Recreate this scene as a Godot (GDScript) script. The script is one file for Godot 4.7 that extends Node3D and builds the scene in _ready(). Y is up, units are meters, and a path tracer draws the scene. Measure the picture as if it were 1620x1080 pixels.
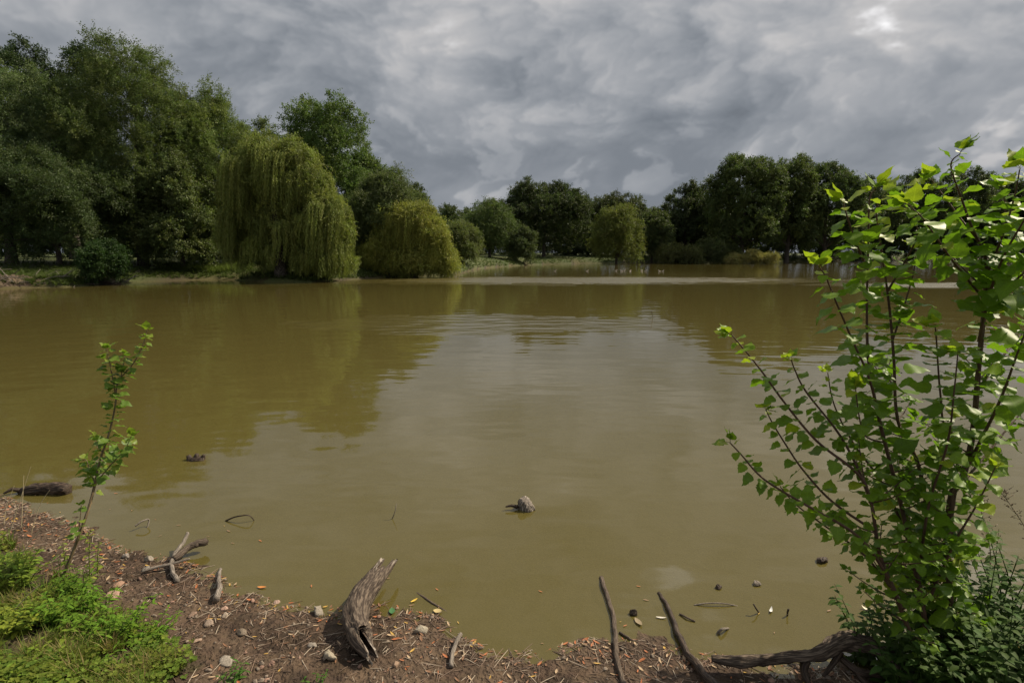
extends Node3D

# ---------------------------------------------------------------- measurements of the place
const EYE_HEIGHT := 1.8          # camera above the water, metres
const FOCAL := 950.0             # focal length in units of the 1620 px wide frame
const TILT := 0.1463             # the camera looks down by this much (radians)

var rng := RandomNumberGenerator.new()
var bumps := FastNoiseLite.new()
var patches := FastNoiseLite.new()
var shore_near: Array = []       # [x, z] of the near waterline, from left to right
var shore_far: Array = []        # [bearing, distance] of the far waterline
var green_edge := PackedVector2Array()
var taken := {}
var M := {}

class Shape:
	var v := PackedVector3Array()
	var n := PackedVector3Array()
	var uv := PackedVector2Array()
	var c := PackedColorArray()
	var i := PackedInt32Array()

	func tri(a: int, b: int, d: int) -> void:
		i.append(a); i.append(b); i.append(d)

	func point(p: Vector3, t := Vector2.ZERO, col := Color.WHITE) -> int:
		v.append(p); uv.append(t); c.append(col)
		return v.size() - 1

	func smooth() -> void:
		n.resize(v.size())
		n.fill(Vector3.ZERO)
		for k in range(0, i.size(), 3):
			var f := (v[i[k + 2]] - v[i[k]]).cross(v[i[k + 1]] - v[i[k]])
			n[i[k]] += f; n[i[k + 1]] += f; n[i[k + 2]] += f
		for k in n.size():
			n[k] = n[k].normalized() if n[k].length_squared() > 1e-20 else Vector3.UP

	func mesh(m: Material, into: ArrayMesh = null) -> ArrayMesh:
		if n.size() != v.size():
			smooth()
		var a := []
		a.resize(Mesh.ARRAY_MAX)
		a[Mesh.ARRAY_VERTEX] = v
		a[Mesh.ARRAY_NORMAL] = n
		a[Mesh.ARRAY_TEX_UV] = uv
		a[Mesh.ARRAY_COLOR] = c
		a[Mesh.ARRAY_INDEX] = i
		var am := into if into else ArrayMesh.new()
		am.add_surface_from_arrays(Mesh.PRIMITIVE_TRIANGLES, a)
		am.surface_set_material(am.get_surface_count() - 1, m)
		return am

# the point that a sight line through the photograph meets at a forward distance, or on a level plane
func ray(px: float, py: float) -> Vector3:
	var y := (540.0 - py) / FOCAL
	return Vector3((px - 810.0) / FOCAL, y * cos(TILT) - sin(TILT), -(cos(TILT) + y * sin(TILT)))

func at(px: float, py: float, forward: float) -> Vector3:
	var d := ray(px, py)
	return Vector3(0, EYE_HEIGHT, 0) + d * (forward / -d.z)

func level(px: float, py: float, h := 0.0) -> Vector3:
	var d := ray(px, py)
	return Vector3(0, EYE_HEIGHT, 0) + d * ((h - EYE_HEIGHT) / d.y)

func ground_at(px: float, py: float) -> Vector3:
	var p := level(px, py, 0.0)
	for k in 6:
		p = level(px, py, ground_height(p.x, p.z))
	return p

# ---------------------------------------------------------------- naming
func numbered(called: String) -> String:
	var k: int = taken.get(called, 0)
	taken[called] = k + 1
	return called if k == 0 else "%s_%03d" % [called, k]

func tag(o: Node, label: String, category: String, group := "", kind := "") -> Node:
	o.set_meta("label", label)
	if category: o.set_meta("category", category)
	if group: o.set_meta("group", group)
	if kind: o.set_meta("kind", kind)
	return o

func thing(called: String, where: Vector3, label: String, category: String, group := "") -> Node3D:
	var o := Node3D.new()
	o.name = numbered(called)
	add_child(o)
	o.position = where
	tag(o, label, category, group)
	return o

func part(called: String, mesh: Mesh, parent: Node) -> MeshInstance3D:
	var o := MeshInstance3D.new()
	o.name = called
	o.mesh = mesh
	parent.add_child(o, true)
	return o

func single(called: String, mesh: Mesh, where: Vector3, label: String, category: String, group := "") -> MeshInstance3D:
	var o := MeshInstance3D.new()
	o.name = numbered(called)
	o.mesh = mesh
	add_child(o)
	o.position = where
	tag(o, label, category, group)
	return o

func copies(called: String, mesh: Mesh, places: Array, colors: PackedColorArray, parent: Node) -> MultiMeshInstance3D:
	var mm := MultiMesh.new()
	mm.transform_format = MultiMesh.TRANSFORM_3D
	mm.use_colors = colors.size() > 0
	mm.mesh = mesh
	mm.instance_count = places.size()
	for k in places.size():
		mm.set_instance_transform(k, places[k])
		if colors.size():
			mm.set_instance_color(k, colors[k])
	var o := MultiMeshInstance3D.new()
	o.name = called if parent != self else numbered(called)
	o.multimesh = mm
	parent.add_child(o, true)
	o.set_meta("kind", "stuff")
	return o

# ---------------------------------------------------------------- materials
func noise_texture(seed_: int, freq: float, ramp: Array, octaves := 5, size := 512, normal := 0.0, kind := FastNoiseLite.TYPE_SIMPLEX_SMOOTH) -> NoiseTexture2D:
	var t := NoiseTexture2D.new()
	var n := FastNoiseLite.new()
	n.seed = seed_
	n.noise_type = kind
	n.frequency = freq
	n.fractal_type = FastNoiseLite.FRACTAL_FBM
	n.fractal_octaves = octaves
	t.noise = n
	t.width = size
	t.height = size
	t.seamless = true
	if normal > 0.0:
		t.as_normal_map = true
		t.bump_strength = normal
	elif ramp.size():
		var g := Gradient.new()
		var offs := PackedFloat32Array()
		var cols := PackedColorArray()
		for r in ramp:
			offs.append(r[0]); cols.append((r[1] as Color).linear_to_srgb())
		g.offsets = offs
		g.colors = cols
		t.color_ramp = g
	return t

func leaf_material(through: float, tint: Color, rough := 0.45, gloss := 0.4) -> StandardMaterial3D:
	var m := StandardMaterial3D.new()
	m.vertex_color_use_as_albedo = true
	m.roughness = rough
	m.metallic_specular = gloss
	m.cull_mode = BaseMaterial3D.CULL_DISABLED
	m.backlight_enabled = true
	m.backlight = Color(tint.r * through, tint.g * through, tint.b * through).linear_to_srgb()
	return m

func tinted(base: Material, color: Color) -> StandardMaterial3D:
	var m: StandardMaterial3D = base.duplicate()
	m.albedo_color = color.linear_to_srgb()
	return m

func wood_material(seed_: int, dark: Color, mid: Color, pale: Color, along := 1.0, rough := 0.85) -> StandardMaterial3D:
	var m := StandardMaterial3D.new()
	m.albedo_texture = noise_texture(seed_, 0.016, [[0.0, dark], [0.42, dark], [0.55, mid], [0.72, mid.lerp(pale, 0.5)], [1.0, pale]], 6)
	m.uv1_scale = Vector3(3.0, along, 1)
	m.roughness = rough
	m.metallic_specular = 0.35
	m.normal_enabled = true
	m.normal_texture = noise_texture(seed_ + 7, 0.02, [], 5, 512, 14.0)
	m.normal_scale = 1.0
	return m

func make_materials() -> void:
	var g := StandardMaterial3D.new()
	g.vertex_color_use_as_albedo = true
	g.albedo_texture = noise_texture(3, 0.01, [[0.0, Color(0.42, 0.40, 0.38)], [0.4, Color(0.72, 0.70, 0.68)], [0.55, Color(0.92, 0.90, 0.88)], [0.75, Color(1.0, 0.97, 0.92)], [1.0, Color(1, 1, 1)]], 7, 1024)
	g.uv1_triplanar = true
	g.uv1_world_triplanar = true
	g.uv1_scale = Vector3(0.9, 0.9, 0.9)
	g.roughness = 0.8
	g.metallic_specular = 0.35
	g.normal_enabled = true
	g.normal_texture = noise_texture(5, 0.03, [], 5, 1024, 18.0)
	g.normal_scale = 1.0
	M.ground = g
	for k in 3:
		var w := StandardMaterial3D.new()
		w.albedo_color = Color(0.114, 0.095, 0.026, 1).linear_to_srgb()
		w.albedo_color.a = 0.74
		w.transparency = BaseMaterial3D.TRANSPARENCY_ALPHA
		w.roughness = [0.035, 0.14, 0.25][k]
		w.metallic_specular = 0.42
		w.uv1_triplanar = true
		w.uv1_world_triplanar = true
		w.uv1_scale = [Vector3(0.085, 0.2, 0.2), Vector3(0.11, 0.25, 0.25), Vector3(0.13, 0.3, 0.3)][k]
		w.normal_enabled = true
		w.normal_texture = M.ripple if k else noise_texture(11, 0.006, [], 3, 1024, 18.0)
		if k == 0: M.ripple = w.normal_texture
		w.normal_scale = [0.05, 0.22, 0.9][k]
		M["water%d" % k] = w
	M.bark = wood_material(21, Color(0.05, 0.042, 0.034), Color(0.10, 0.085, 0.07), Color(0.17, 0.15, 0.125), 0.6, 0.9)
	M.driftwood = wood_material(31, Color(0.06, 0.045, 0.034), Color(0.11, 0.085, 0.064), Color(0.22, 0.17, 0.125), 1.3)
	M.wet_wood = wood_material(41, Color(0.025, 0.017, 0.012), Color(0.07, 0.048, 0.034), Color(0.15, 0.11, 0.08), 1.3, 0.55)
	M.grey_wood = wood_material(51, Color(0.10, 0.085, 0.07), Color(0.24, 0.205, 0.17), Color(0.44, 0.38, 0.32), 1.2)
	M.twig = wood_material(61, Color(0.07, 0.04, 0.028), Color(0.13, 0.075, 0.05), Color(0.2, 0.13, 0.085), 1.0, 0.6)
	M.young_stem = wood_material(66, Color(0.10, 0.075, 0.04), Color(0.22, 0.16, 0.09), Color(0.36, 0.27, 0.16), 1.0, 0.65)
	M.leaf = leaf_material(1.0, Color(0.85, 1.0, 0.5), 0.44, 0.42)
	M.leaf.albedo_texture = vein_picture()
	M.far_leaf = leaf_material(0.8, Color(0.9, 1.0, 0.5), 0.55, 0.35)
	M.herb = leaf_material(0.8, Color(0.9, 1.0, 0.5), 0.6, 0.28)
	var dry := StandardMaterial3D.new()
	dry.vertex_color_use_as_albedo = true
	dry.roughness = 0.7
	dry.cull_mode = BaseMaterial3D.CULL_DISABLED
	M.dry = dry
	var s := StandardMaterial3D.new()
	s.vertex_color_use_as_albedo = true
	s.albedo_texture = noise_texture(71, 0.02, [[0.0, Color(0.45, 0.43, 0.4)], [0.45, Color(0.8, 0.78, 0.75)], [1.0, Color(1, 1, 1)]], 6)
	s.uv1_triplanar = true
	s.uv1_scale = Vector3(7, 7, 7)
	s.roughness = 0.85
	s.normal_enabled = true
	s.normal_texture = noise_texture(72, 0.03, [], 5, 512, 12.0)
	s.normal_scale = 0.8
	M.stone = s
	var f := StandardMaterial3D.new()
	f.vertex_color_use_as_albedo = true
	f.roughness = 0.6
	M.feather = f

# the veins and blemishes of a leaf blade, across and along
func vein_picture() -> ImageTexture:
	var im := Image.create(96, 96, false, Image.FORMAT_RGB8)
	for j in 96:
		for i in 96:
			var x := absf((i + 0.5) / 96.0 - 0.5) * 2.0
			var t := (j + 0.5) / 96.0
			var side := absf(fposmod((t - 0.38 * x) * 6.0, 1.0) - 0.5) * 2.0
			var vein := maxf(smoothstep(0.80, 0.98, side), smoothstep(0.09, 0.02, x))
			var n := patches.get_noise_2d(i * 0.09, j * 0.09)
			var g := 0.91 + 0.06 * n + 0.09 * vein
			var c := Color(g * 0.98, g, g * 0.95)
			if patches.get_noise_2d(i * 0.22 + 90.0, j * 0.22) > 0.52: c = Color(0.62, 0.46, 0.3)
			im.set_pixel(i, j, c)
	return ImageTexture.create_from_image(im)

# ---------------------------------------------------------------- camera, sky, sun
func make_camera() -> void:
	var c := Camera3D.new()
	c.name = "camera"
	add_child(c)
	c.position = Vector3(0, EYE_HEIGHT, 0)
	c.rotation.x = -TILT
	c.fov = rad_to_deg(2.0 * atan(540.0 / FOCAL))
	c.near = 0.05
	c.far = 6000.0
	c.current = true

const SUN_BEARING := 64.0        # degrees to the right of the view
const SUN_HEIGHT := 46.0

func sun_direction() -> Vector3:
	var b := deg_to_rad(SUN_BEARING)
	var e := deg_to_rad(SUN_HEIGHT)
	return Vector3(sin(b) * cos(e), sin(e), -cos(b) * cos(e))

func make_light() -> void:
	var sun := DirectionalLight3D.new()
	sun.name = "sun"
	add_child(sun)
	sun.look_at_from_position(sun_direction() * 50.0, Vector3.ZERO, Vector3.UP)
	sun.light_energy = 1.4
	sun.light_color = Color(1.0, 0.94, 0.84)
	sun.light_angular_distance = 0.6
	sun.shadow_enabled = true
	var e := Environment.new()
	e.background_mode = Environment.BG_SKY
	var sky := Sky.new()
	var p := PanoramaSkyMaterial.new()
	p.panorama = sky_picture()
	sky.sky_material = p
	e.sky = sky
	e.tonemap_mode = Environment.TONE_MAPPER_LINEAR
	e.tonemap_exposure = 1.27
	e.sdfgi_enabled = true
	e.ssao_enabled = true
	e.ssil_enabled = true
	var w := WorldEnvironment.new()
	w.name = "air"
	w.environment = e
	add_child(w)

# a broken layer of grey cloud, seen in perspective, thinner and brighter round the sun
func sky_picture() -> ImageTexture:
	var wide := 3072
	var high := 1536
	var im := Image.create(wide, high, false, Image.FORMAT_RGBF)
	var big := FastNoiseLite.new()
	big.seed = 5
	big.noise_type = FastNoiseLite.TYPE_SIMPLEX_SMOOTH
	big.frequency = 0.62
	big.fractal_octaves = 3
	var mid := FastNoiseLite.new()
	mid.seed = 23
	mid.noise_type = FastNoiseLite.TYPE_SIMPLEX_SMOOTH
	mid.frequency = 2.7
	mid.fractal_octaves = 6
	mid.fractal_gain = 0.56
	var puff := FastNoiseLite.new()
	puff.seed = 31
	puff.noise_type = FastNoiseLite.TYPE_SIMPLEX_SMOOTH
	puff.frequency = 6.5
	puff.fractal_octaves = 6
	puff.fractal_gain = 0.58
	var sun := sun_direction()
	im.fill(Color(0.10, 0.105, 0.10))
	for j in high / 2:
		var el := (0.5 - (j + 0.5) / high) * PI
		var ce := cos(el)
		var y := sin(el)
		var flat := 1.0 / (y + 0.34)
		var low := clampf(el / 0.36, 0.0, 1.0)          # 0 at the horizon, 1 from about 20 degrees up
		low = low * low * (3.0 - 2.0 * low)
		for k in wide:
			var az := TAU * (k + 0.5) / wide
			var x := sin(az) * ce
			var z := -cos(az) * ce
			var u := x * flat
			var v := z * flat
			var a := big.get_noise_2d(u + 3.1, v)
			var b := mid.get_noise_3d(x * 1.5 + a * 0.15, y * 3.0 + a * 0.1, z * 1.5)
			var c := -0.38 + 2.0 * absf(puff.get_noise_3d(x + b * 0.1, y * 1.9 + a * 0.2, z))
			var near_sun := clampf(x * sun.x + y * sun.y + z * sun.z, 0.0, 1.0)
			var glow := near_sun * near_sun * near_sun * near_sun
			var tone := 0.325 + 0.07 * a + 0.18 * b + 0.085 * c + glow * 0.22
			# gaps where the layer is thin let the light through
			var gap := clampf((b + 0.35 * a + 0.22 * c + 0.34 * glow - 0.30) / 0.3, 0.0, 1.0)
			tone += gap * gap * (0.14 + 0.85 * glow)
			# towards the horizon the layer is seen edge on: smoother, bluer, with heaps of cumulus
			var heap := clampf((c + 0.5 * b - 0.05) / 0.35, 0.0, 1.0)
			heap = heap * heap * (3.0 - 2.0 * heap)
			var deep := 0.165 + 0.07 * a + 0.09 * b + heap * 0.06
			tone = lerpf(deep, tone, low)
			tone = maxf(tone, 0.09)
			var warm := clampf((tone - 0.17) / 0.24, 0.0, 1.0)
			im.set_pixel(k, j, Color(tone * lerpf(0.86, 1.0, warm), tone * lerpf(0.96, 0.99, warm), tone * lerpf(1.10, 1.0, warm)))
	return ImageTexture.create_from_image(im)

func _ready() -> void:
	rng.seed = 20240
	bumps.seed = 4
	bumps.frequency = 1.0
	bumps.fractal_octaves = 4
	patches.seed = 9
	patches.frequency = 1.0
	patches.fractal_octaves = 3
	make_camera()
	make_light()
	print("sky ", Time.get_ticks_msec())
	make_materials()
	make_shores()
	make_ground()
	make_water()
	print("ground ", Time.get_ticks_msec())
	make_trees()
	print("trees ", Time.get_ticks_msec())
	make_far_bank()
	make_driftwood()
	make_sapling()
	make_small_sapling()
	print("saplings ", Time.get_ticks_msec())
	make_undergrowth()
	make_shore_litter()
	make_ducks()
	print("done ", Time.get_ticks_msec())

# ---------------------------------------------------------------- ground and water
func make_shores() -> void:
	shore_near = [[-400.0, -60.0], [-45.0, -22.0], [-20.0, -11.0], [-8.0, -6.0], [-5.2, -4.9]]
	for q in [[0, 792], [60, 818], [120, 838], [170, 868], [205, 880], [270, 892], [310, 905], [345, 925], [400, 952], [470, 968], [540, 972], [600, 964], [650, 975], [700, 992], [735, 1025], [790, 1045], [850, 1042], [920, 1026], [980, 1022], [1060, 1030], [1110, 1044], [1180, 1056], [1240, 1062], [1310, 1072], [1400, 1078]]:
		var p := level(q[0], q[1])
		shore_near.append([p.x, p.z])
	shore_near.append_array([[2.6, -2.1], [5.0, -2.3], [12.0, -4.0], [40.0, -8.0], [400.0, -30.0]])
	for q in [[-900, 480], [-300, 468], [-100, 460], [0, 456.5], [100, 455], [180, 449], [260, 444], [340, 442], [420, 446], [500, 447], [556, 443], [620, 438.5], [720, 436], [762, 424.5], [850, 418.5], [940, 416.5], [1040, 415.5], [1240, 415], [1340, 413], [1620, 411], [2400, 411]]:
		var p := level(q[0], q[1])
		shore_far.append([atan2(p.x, -p.z), Vector2(p.x, p.z).length()])
	for q in [[-700, 700], [-120, 770], [0, 838], [40, 868], [95, 905], [120, 940], [160, 955], [215, 985], [285, 1000], [300, 1030], [285, 1060], [225, 1090], [180, 1180], [-700, 1180]]:
		var p := level(q[0], q[1], 0.12)
		green_edge.append(Vector2(p.x, p.z))

func along(table: Array, x: float) -> float:
	if x <= table[0][0]: return table[0][1]
	var lo := 0
	var hi := table.size() - 1
	if x >= table[hi][0]: return table[hi][1]
	while hi - lo > 1:
		var m := (lo + hi) / 2
		if table[m][0] <= x: lo = m
		else: hi = m
	var a: Array = table[lo]
	var b: Array = table[hi]
	return lerpf(a[1], b[1], (x - a[0]) / (b[0] - a[0]))

func inland_near(x: float, z: float) -> float:
	return (z - along(shore_near, x)) * 0.85

func inland_far(x: float, z: float) -> float:
	if z > 5.0: return -1000.0
	return Vector2(x, z).length() - along(shore_far, atan2(x, -z))

func ground_height(x: float, z: float) -> float:
	var a := inland_near(x, z)
	var b := inland_far(x, z)
	if a > b:
		var wob := bumps.get_noise_2d(x * 1.7, z * 1.7)
		var s := a + wob * 0.06 * clampf(1.0 - absf(a) * 0.2, 0.0, 1.0)
		var h := 0.0
		s = s * absf(s) / (absf(s) + 0.16)      # a gentle beach
		if s > 0.0:
			h = 0.62 * (1.0 - exp(-s * 0.27)) + clampf(s * 4.0, 0.0, 1.0) * (bumps.get_noise_2d(x * 6.0 + 31.0, z * 6.0) * 0.022 + bumps.get_noise_2d(x * 22.0, z * 22.0 + 9.0) * 0.009)
		else:
			h = -1.3 * (1.0 - exp(s * 0.11)) + bumps.get_noise_2d(x * 5.0, z * 5.0) * 0.012
		return h
	var w := b + bumps.get_noise_2d(x * 0.16, z * 0.16) * 1.2
	if w > 0.0:
		return 0.28 * (1.0 - exp(-w * 1.2)) + 1.15 * (1.0 - exp(-w / 11.0)) + bumps.get_noise_2d(x * 0.3, z * 0.3) * 0.07 * clampf(w * 0.3, 0.0, 1.0)
	return -1.3 * (1.0 - exp(w * 0.2))

func lines(lo: float, hi: float, step: float, reach: float, grow: float) -> PackedFloat32Array:
	var out := PackedFloat32Array()
	var left := PackedFloat32Array()
	var x := lo
	var s := step
	while x > -reach:
		s *= grow
		x -= s
		left.append(x)
	left.reverse()
	out.append_array(left)
	x = lo
	while x < hi:
		out.append(x)
		x += step
	s = step
	while x < reach:
		out.append(x)
		s *= grow
		x += s
	out.append(x)
	return out

func in_green(x: float, z: float) -> bool:
	var w := 0.10
	return Geometry2D.is_point_in_polygon(Vector2(x + bumps.get_noise_2d(x * 4.0, z * 4.0) * w, z + bumps.get_noise_2d(x * 4.0 + 50.0, z * 4.0) * w), green_edge)

func make_ground() -> void:
	var xs := lines(-4.4, 2.4, 0.03, 2600.0, 1.075)
	var zs := lines(-5.0, -1.3, 0.03, 2600.0, 1.075)
	var sh := Shape.new()
	var nx := xs.size()
	var nz := zs.size()
	for j in nz:
		for i in nx:
			var x := xs[i]
			var z := zs[j]
			var h := ground_height(x, z)
			var near := inland_near(x, z) > inland_far(x, z)
			var spot := patches.get_noise_2d(x * 2.3, z * 2.3)
			var col := Color(0.062, 0.040, 0.026).lerp(Color(0.115, 0.080, 0.053), clampf(0.5 + spot * 1.6, 0.0, 1.0))
			if near:
				if h < 0.0: col = Color(0.12, 0.095, 0.045)
				elif in_green(x, z) or z > -0.9: col = Color(0.07, 0.058, 0.03)
			else:
				var t := patches.get_noise_2d(x * 0.08, z * 0.08)
				col = Color(0.062, 0.092, 0.026).lerp(Color(0.10, 0.115, 0.038), clampf(0.5 + t * 1.5, 0.0, 1.0))
				if h < 0.16 + t * 0.1: col = Color(0.07, 0.055, 0.034)
				if h < 0.0: col = Color(0.12, 0.095, 0.045)
			sh.point(Vector3(x, h, z), Vector2.ZERO, col)
	for j in nz - 1:
		for i in nx - 1:
			var a := j * nx + i
			# quads that span the fold of the bank keep their own diagonal
			sh.tri(a, a + 1, a + nx)
			sh.tri(a + 1, a + nx + 1, a + nx)
	# front faces run clockwise seen from above
	sh.smooth()
	if sh.n[0].y < 0.0:
		for k in range(0, sh.i.size(), 3):
			var t := sh.i[k + 1]
			sh.i[k + 1] = sh.i[k + 2]
			sh.i[k + 2] = t
		for k in sh.n.size(): sh.n[k] = -sh.n[k]
	var o := MeshInstance3D.new()
	o.name = "ground"
	o.mesh = sh.mesh(M.ground)
	add_child(o)
	tag(o, "muddy near bank and grassy far banks of the pond", "", "", "structure")

func ruffled(x: float, z: float) -> int:
	# wind patches on the pond: a long one across the middle and a smaller one to the right of it
	var best := 0
	for e in [[4.0, -40.5, 17.5, 6.0], [25.0, -34.0, 7.5, 3.2], [-1.0, -15.5, 4.5, 2.0]]:
		var d := Vector2((x - e[0]) / e[2], (z - e[1]) / e[3]).length() + bumps.get_noise_2d(x * 0.25, z * 0.5) * 0.35
		if d < 0.75 and e[2] > 5.0: best = maxi(best, 2)
		elif d < 1.05: best = maxi(best, 1)
	return best

func make_water() -> void:
	var xs := PackedFloat32Array()
	var zs := PackedFloat32Array()
	var x := -30.0
	xs.append_array([-420.0, -200.0, -100.0, -60.0, -42.0])
	while x <= 40.0:
		xs.append(x); x += 0.6
	xs.append_array([50.0, 70.0, 110.0, 200.0, 420.0])
	var z := -56.0
	zs.append_array([-420.0, -260.0, -180.0, -120.0, -90.0, -70.0])
	while z <= -12.0:
		zs.append(z); z += 0.4
	zs.append_array([-10.0, -8.0, -6.0, -5.0, -4.0, -3.4, -2.8, -2.4, -2.0, -1.6, -1.0])
	var s := [Shape.new(), Shape.new(), Shape.new()]
	for j in zs.size() - 1:
		for i in xs.size() - 1:
			var mx := (xs[i] + xs[i + 1]) * 0.5
			var mz := (zs[j] + zs[j + 1]) * 0.5
			var sh: Shape = s[ruffled(mx, mz)]
			var a := sh.point(Vector3(xs[i], 0, zs[j]))
			sh.point(Vector3(xs[i + 1], 0, zs[j]))
			sh.point(Vector3(xs[i + 1], 0, zs[j + 1]))
			sh.point(Vector3(xs[i], 0, zs[j + 1]))
			sh.tri(a, a + 1, a + 2)
			sh.tri(a, a + 2, a + 3)
	var am := ArrayMesh.new()
	for k in 3:
		s[k].n.resize(s[k].v.size())
		s[k].n.fill(Vector3.UP)
		am = s[k].mesh(M["water%d" % k], am)
	var o := MeshInstance3D.new()
	o.name = "water"
	o.mesh = am
	add_child(o)
	tag(o, "calm olive brown pond water with ruffled patches of wind", "", "", "structure")

# ---------------------------------------------------------------- shapes shared by plants and wood
func tube(sh: Shape, pts: Array, radii: Array, sides := 8, rough := 0.0, seed_ := 0.0, capped := true, col := Color.WHITE) -> void:
	var count := pts.size()
	var first := sh.v.size()
	var t0: Vector3 = (pts[1] - pts[0]).normalized()
	var nrm := t0.cross(Vector3.UP if absf(t0.y) < 0.9 else Vector3.RIGHT).normalized()
	var run := 0.0
	for i in count:
		var t: Vector3
		if i == 0: t = pts[1] - pts[0]
		elif i == count - 1: t = pts[i] - pts[i - 1]
		else: t = pts[i + 1] - pts[i - 1]
		t = t.normalized()
		nrm = (nrm - t * nrm.dot(t)).normalized()
		var bin := t.cross(nrm)
		if i > 0: run += (pts[i] - pts[i - 1]).length()
		for k in sides + 1:
			var a := TAU * (k % sides) / sides
			var dir := nrm * cos(a) + bin * sin(a)
			var r: float = radii[i]
			if rough > 0.0:
				r *= 1.0 + rough * (bumps.get_noise_3d(cos(a) * 1.6 + seed_, sin(a) * 1.6, run * 7.0 + seed_ * 3.0) * 1.5 + 0.5 * bumps.get_noise_3d(cos(a) * 4.5 + seed_, sin(a) * 4.5, run * 6.0))
			sh.point(pts[i] + dir * r, Vector2(float(k) / sides, run), col)
	for i in count - 1:
		for k in sides:
			var p := first + i * (sides + 1) + k
			var q := p + sides + 1
			sh.tri(p, q, p + 1)
			sh.tri(p + 1, q, q + 1)
	if capped:
		for e in [0, count - 1]:
			var mid := sh.point(pts[e] , Vector2(0.5, 0.5 + run), col)
			for k in sides:
				var p: int = first + e * (sides + 1) + k
				if e == 0: sh.tri(mid, p, p + 1)
				else: sh.tri(mid, p + 1, p)

func spline(pts: Array, steps := 6) -> Array:
	var out := []
	for i in pts.size() - 1:
		var a: Vector3 = pts[maxi(i - 1, 0)]
		var b: Vector3 = pts[i]
		var c: Vector3 = pts[i + 1]
		var d: Vector3 = pts[mini(i + 2, pts.size() - 1)]
		for k in steps:
			out.append(b.cubic_interpolate(c, a, d, float(k) / steps))
	out.append(pts[-1])
	return out

func taper(count: int, a: float, b: float, power := 1.0) -> Array:
	var out := []
	for i in count:
		out.append(lerpf(a, b, pow(float(i) / (count - 1), power)))
	return out

func shifted(pts: Array, by: Vector3) -> Array:
	var out := []
	for p in pts: out.append(p - by)
	return out

# a small flat leaf: two triangles folded along the rib
func quick_leaf(sh: Shape, p: Vector3, dir: Vector3, normal: Vector3, length: float, width: float, col: Color) -> void:
	var side := dir.cross(normal).normalized() * width * 0.5
	var up := side.cross(dir).normalized()
	var a := sh.point(p, Vector2.ZERO, col)
	var b := sh.point(p + dir * length * 0.45 + side + up * width * 0.15, Vector2.ZERO, col)
	var c := sh.point(p + dir * length, Vector2.ZERO, col)
	var d := sh.point(p + dir * length * 0.45 - side + up * width * 0.15, Vector2.ZERO, col)
	sh.tri(a, b, c)
	sh.tri(a, c, d)

func random_direction() -> Vector3:
	var z := rng.randf_range(-1, 1)
	var a := rng.randf() * TAU
	var r := sqrt(1.0 - z * z)
	return Vector3(r * cos(a), z, r * sin(a))

# a spray of leaves about 0.7 m across, growing along a few twigs; y is outward
func leaf_spray(seed_: int, leaf: float, count: int, slender: float) -> ArrayMesh:
	rng.seed = seed_
	var sh := Shape.new()
	var twigs := 7
	for t in twigs:
		var d := (Vector3(0, 0.75, 0) + random_direction()).normalized()
		var len_ := rng.randf_range(0.45, 0.85)
		for k in count / twigs:
			var f := pow(rng.randf(), 0.7)
			var p := d * len_ * f + random_direction() * 0.10 + Vector3(0, -0.10 * f * f, 0)
			var out_ := (d + random_direction() * 1.1 + Vector3(0, -0.15, 0)).normalized()
			var up := (Vector3(0, 1, 0) + random_direction() * 0.95).normalized()
			var s := leaf * rng.randf_range(0.6, 1.2)
			var g := rng.randf_range(0.75, 1.25)
			quick_leaf(sh, p, out_, up, s, s * slender, Color(g * rng.randf_range(0.9, 1.12), g, g * rng.randf_range(0.8, 1.1)))
	return sh.mesh(M.far_leaf)

# hanging willow switches: three strands with narrow leaves, falling from the origin
func willow_switch(seed_: int, length: float) -> ArrayMesh:
	rng.seed = seed_
	var sh := Shape.new()
	for s in 4:
		var lean := rng.randf_range(0.06, 0.5)
		var turn := rng.randf_range(-0.7, 0.7)
		var out_ := Vector3(cos(turn), 0, sin(turn))
		var len_ := length * rng.randf_range(0.6, 1.1)
		var start := random_direction() * 0.22
		var n := int(len_ / 0.040)
		for k in n:
			var f := float(k) / n
			var p := start + out_ * lean * (1.0 - exp(-f * 4.0)) + Vector3(0.03 * sin(f * 9.0 + s), -len_ * f + 0.14 * sin(minf(f * 6.0, PI)), 0.03 * cos(f * 7.0 + s))
			var d := (Vector3(0, -1.1, 0) + random_direction() * 0.75).normalized()
			var g := rng.randf_range(0.75, 1.25)
			quick_leaf(sh, p, d, random_direction(), rng.randf_range(0.11, 0.2), rng.randf_range(0.022, 0.034), Color(g * rng.randf_range(0.92, 1.12), g, g * 0.95))
	return sh.mesh(M.far_leaf)

# wispy upright willow spray: arching shoots with narrow leaves
func willow_spray(seed_: int) -> ArrayMesh:
	rng.seed = seed_
	var sh := Shape.new()
	for s in 8:
		var d := (Vector3(0, 0.55, 0) + random_direction()).normalized()
		var len_ := rng.randf_range(0.6, 1.15)
		for k in 14:
			var f := (k + rng.randf()) / 14.0
			var p := d * len_ * f + Vector3(0, -0.5 * f * f, 0)
			var o := (d + random_direction() * 0.8 + Vector3(0, -0.7 * f, 0)).normalized()
			var g := rng.randf_range(0.75, 1.25)
			quick_leaf(sh, p, o, (Vector3.UP + random_direction()).normalized(), rng.randf_range(0.13, 0.22), rng.randf_range(0.035, 0.055), Color(g * rng.randf_range(0.92, 1.1), g, g))
	return sh.mesh(M.far_leaf)

var sprays := {}

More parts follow.
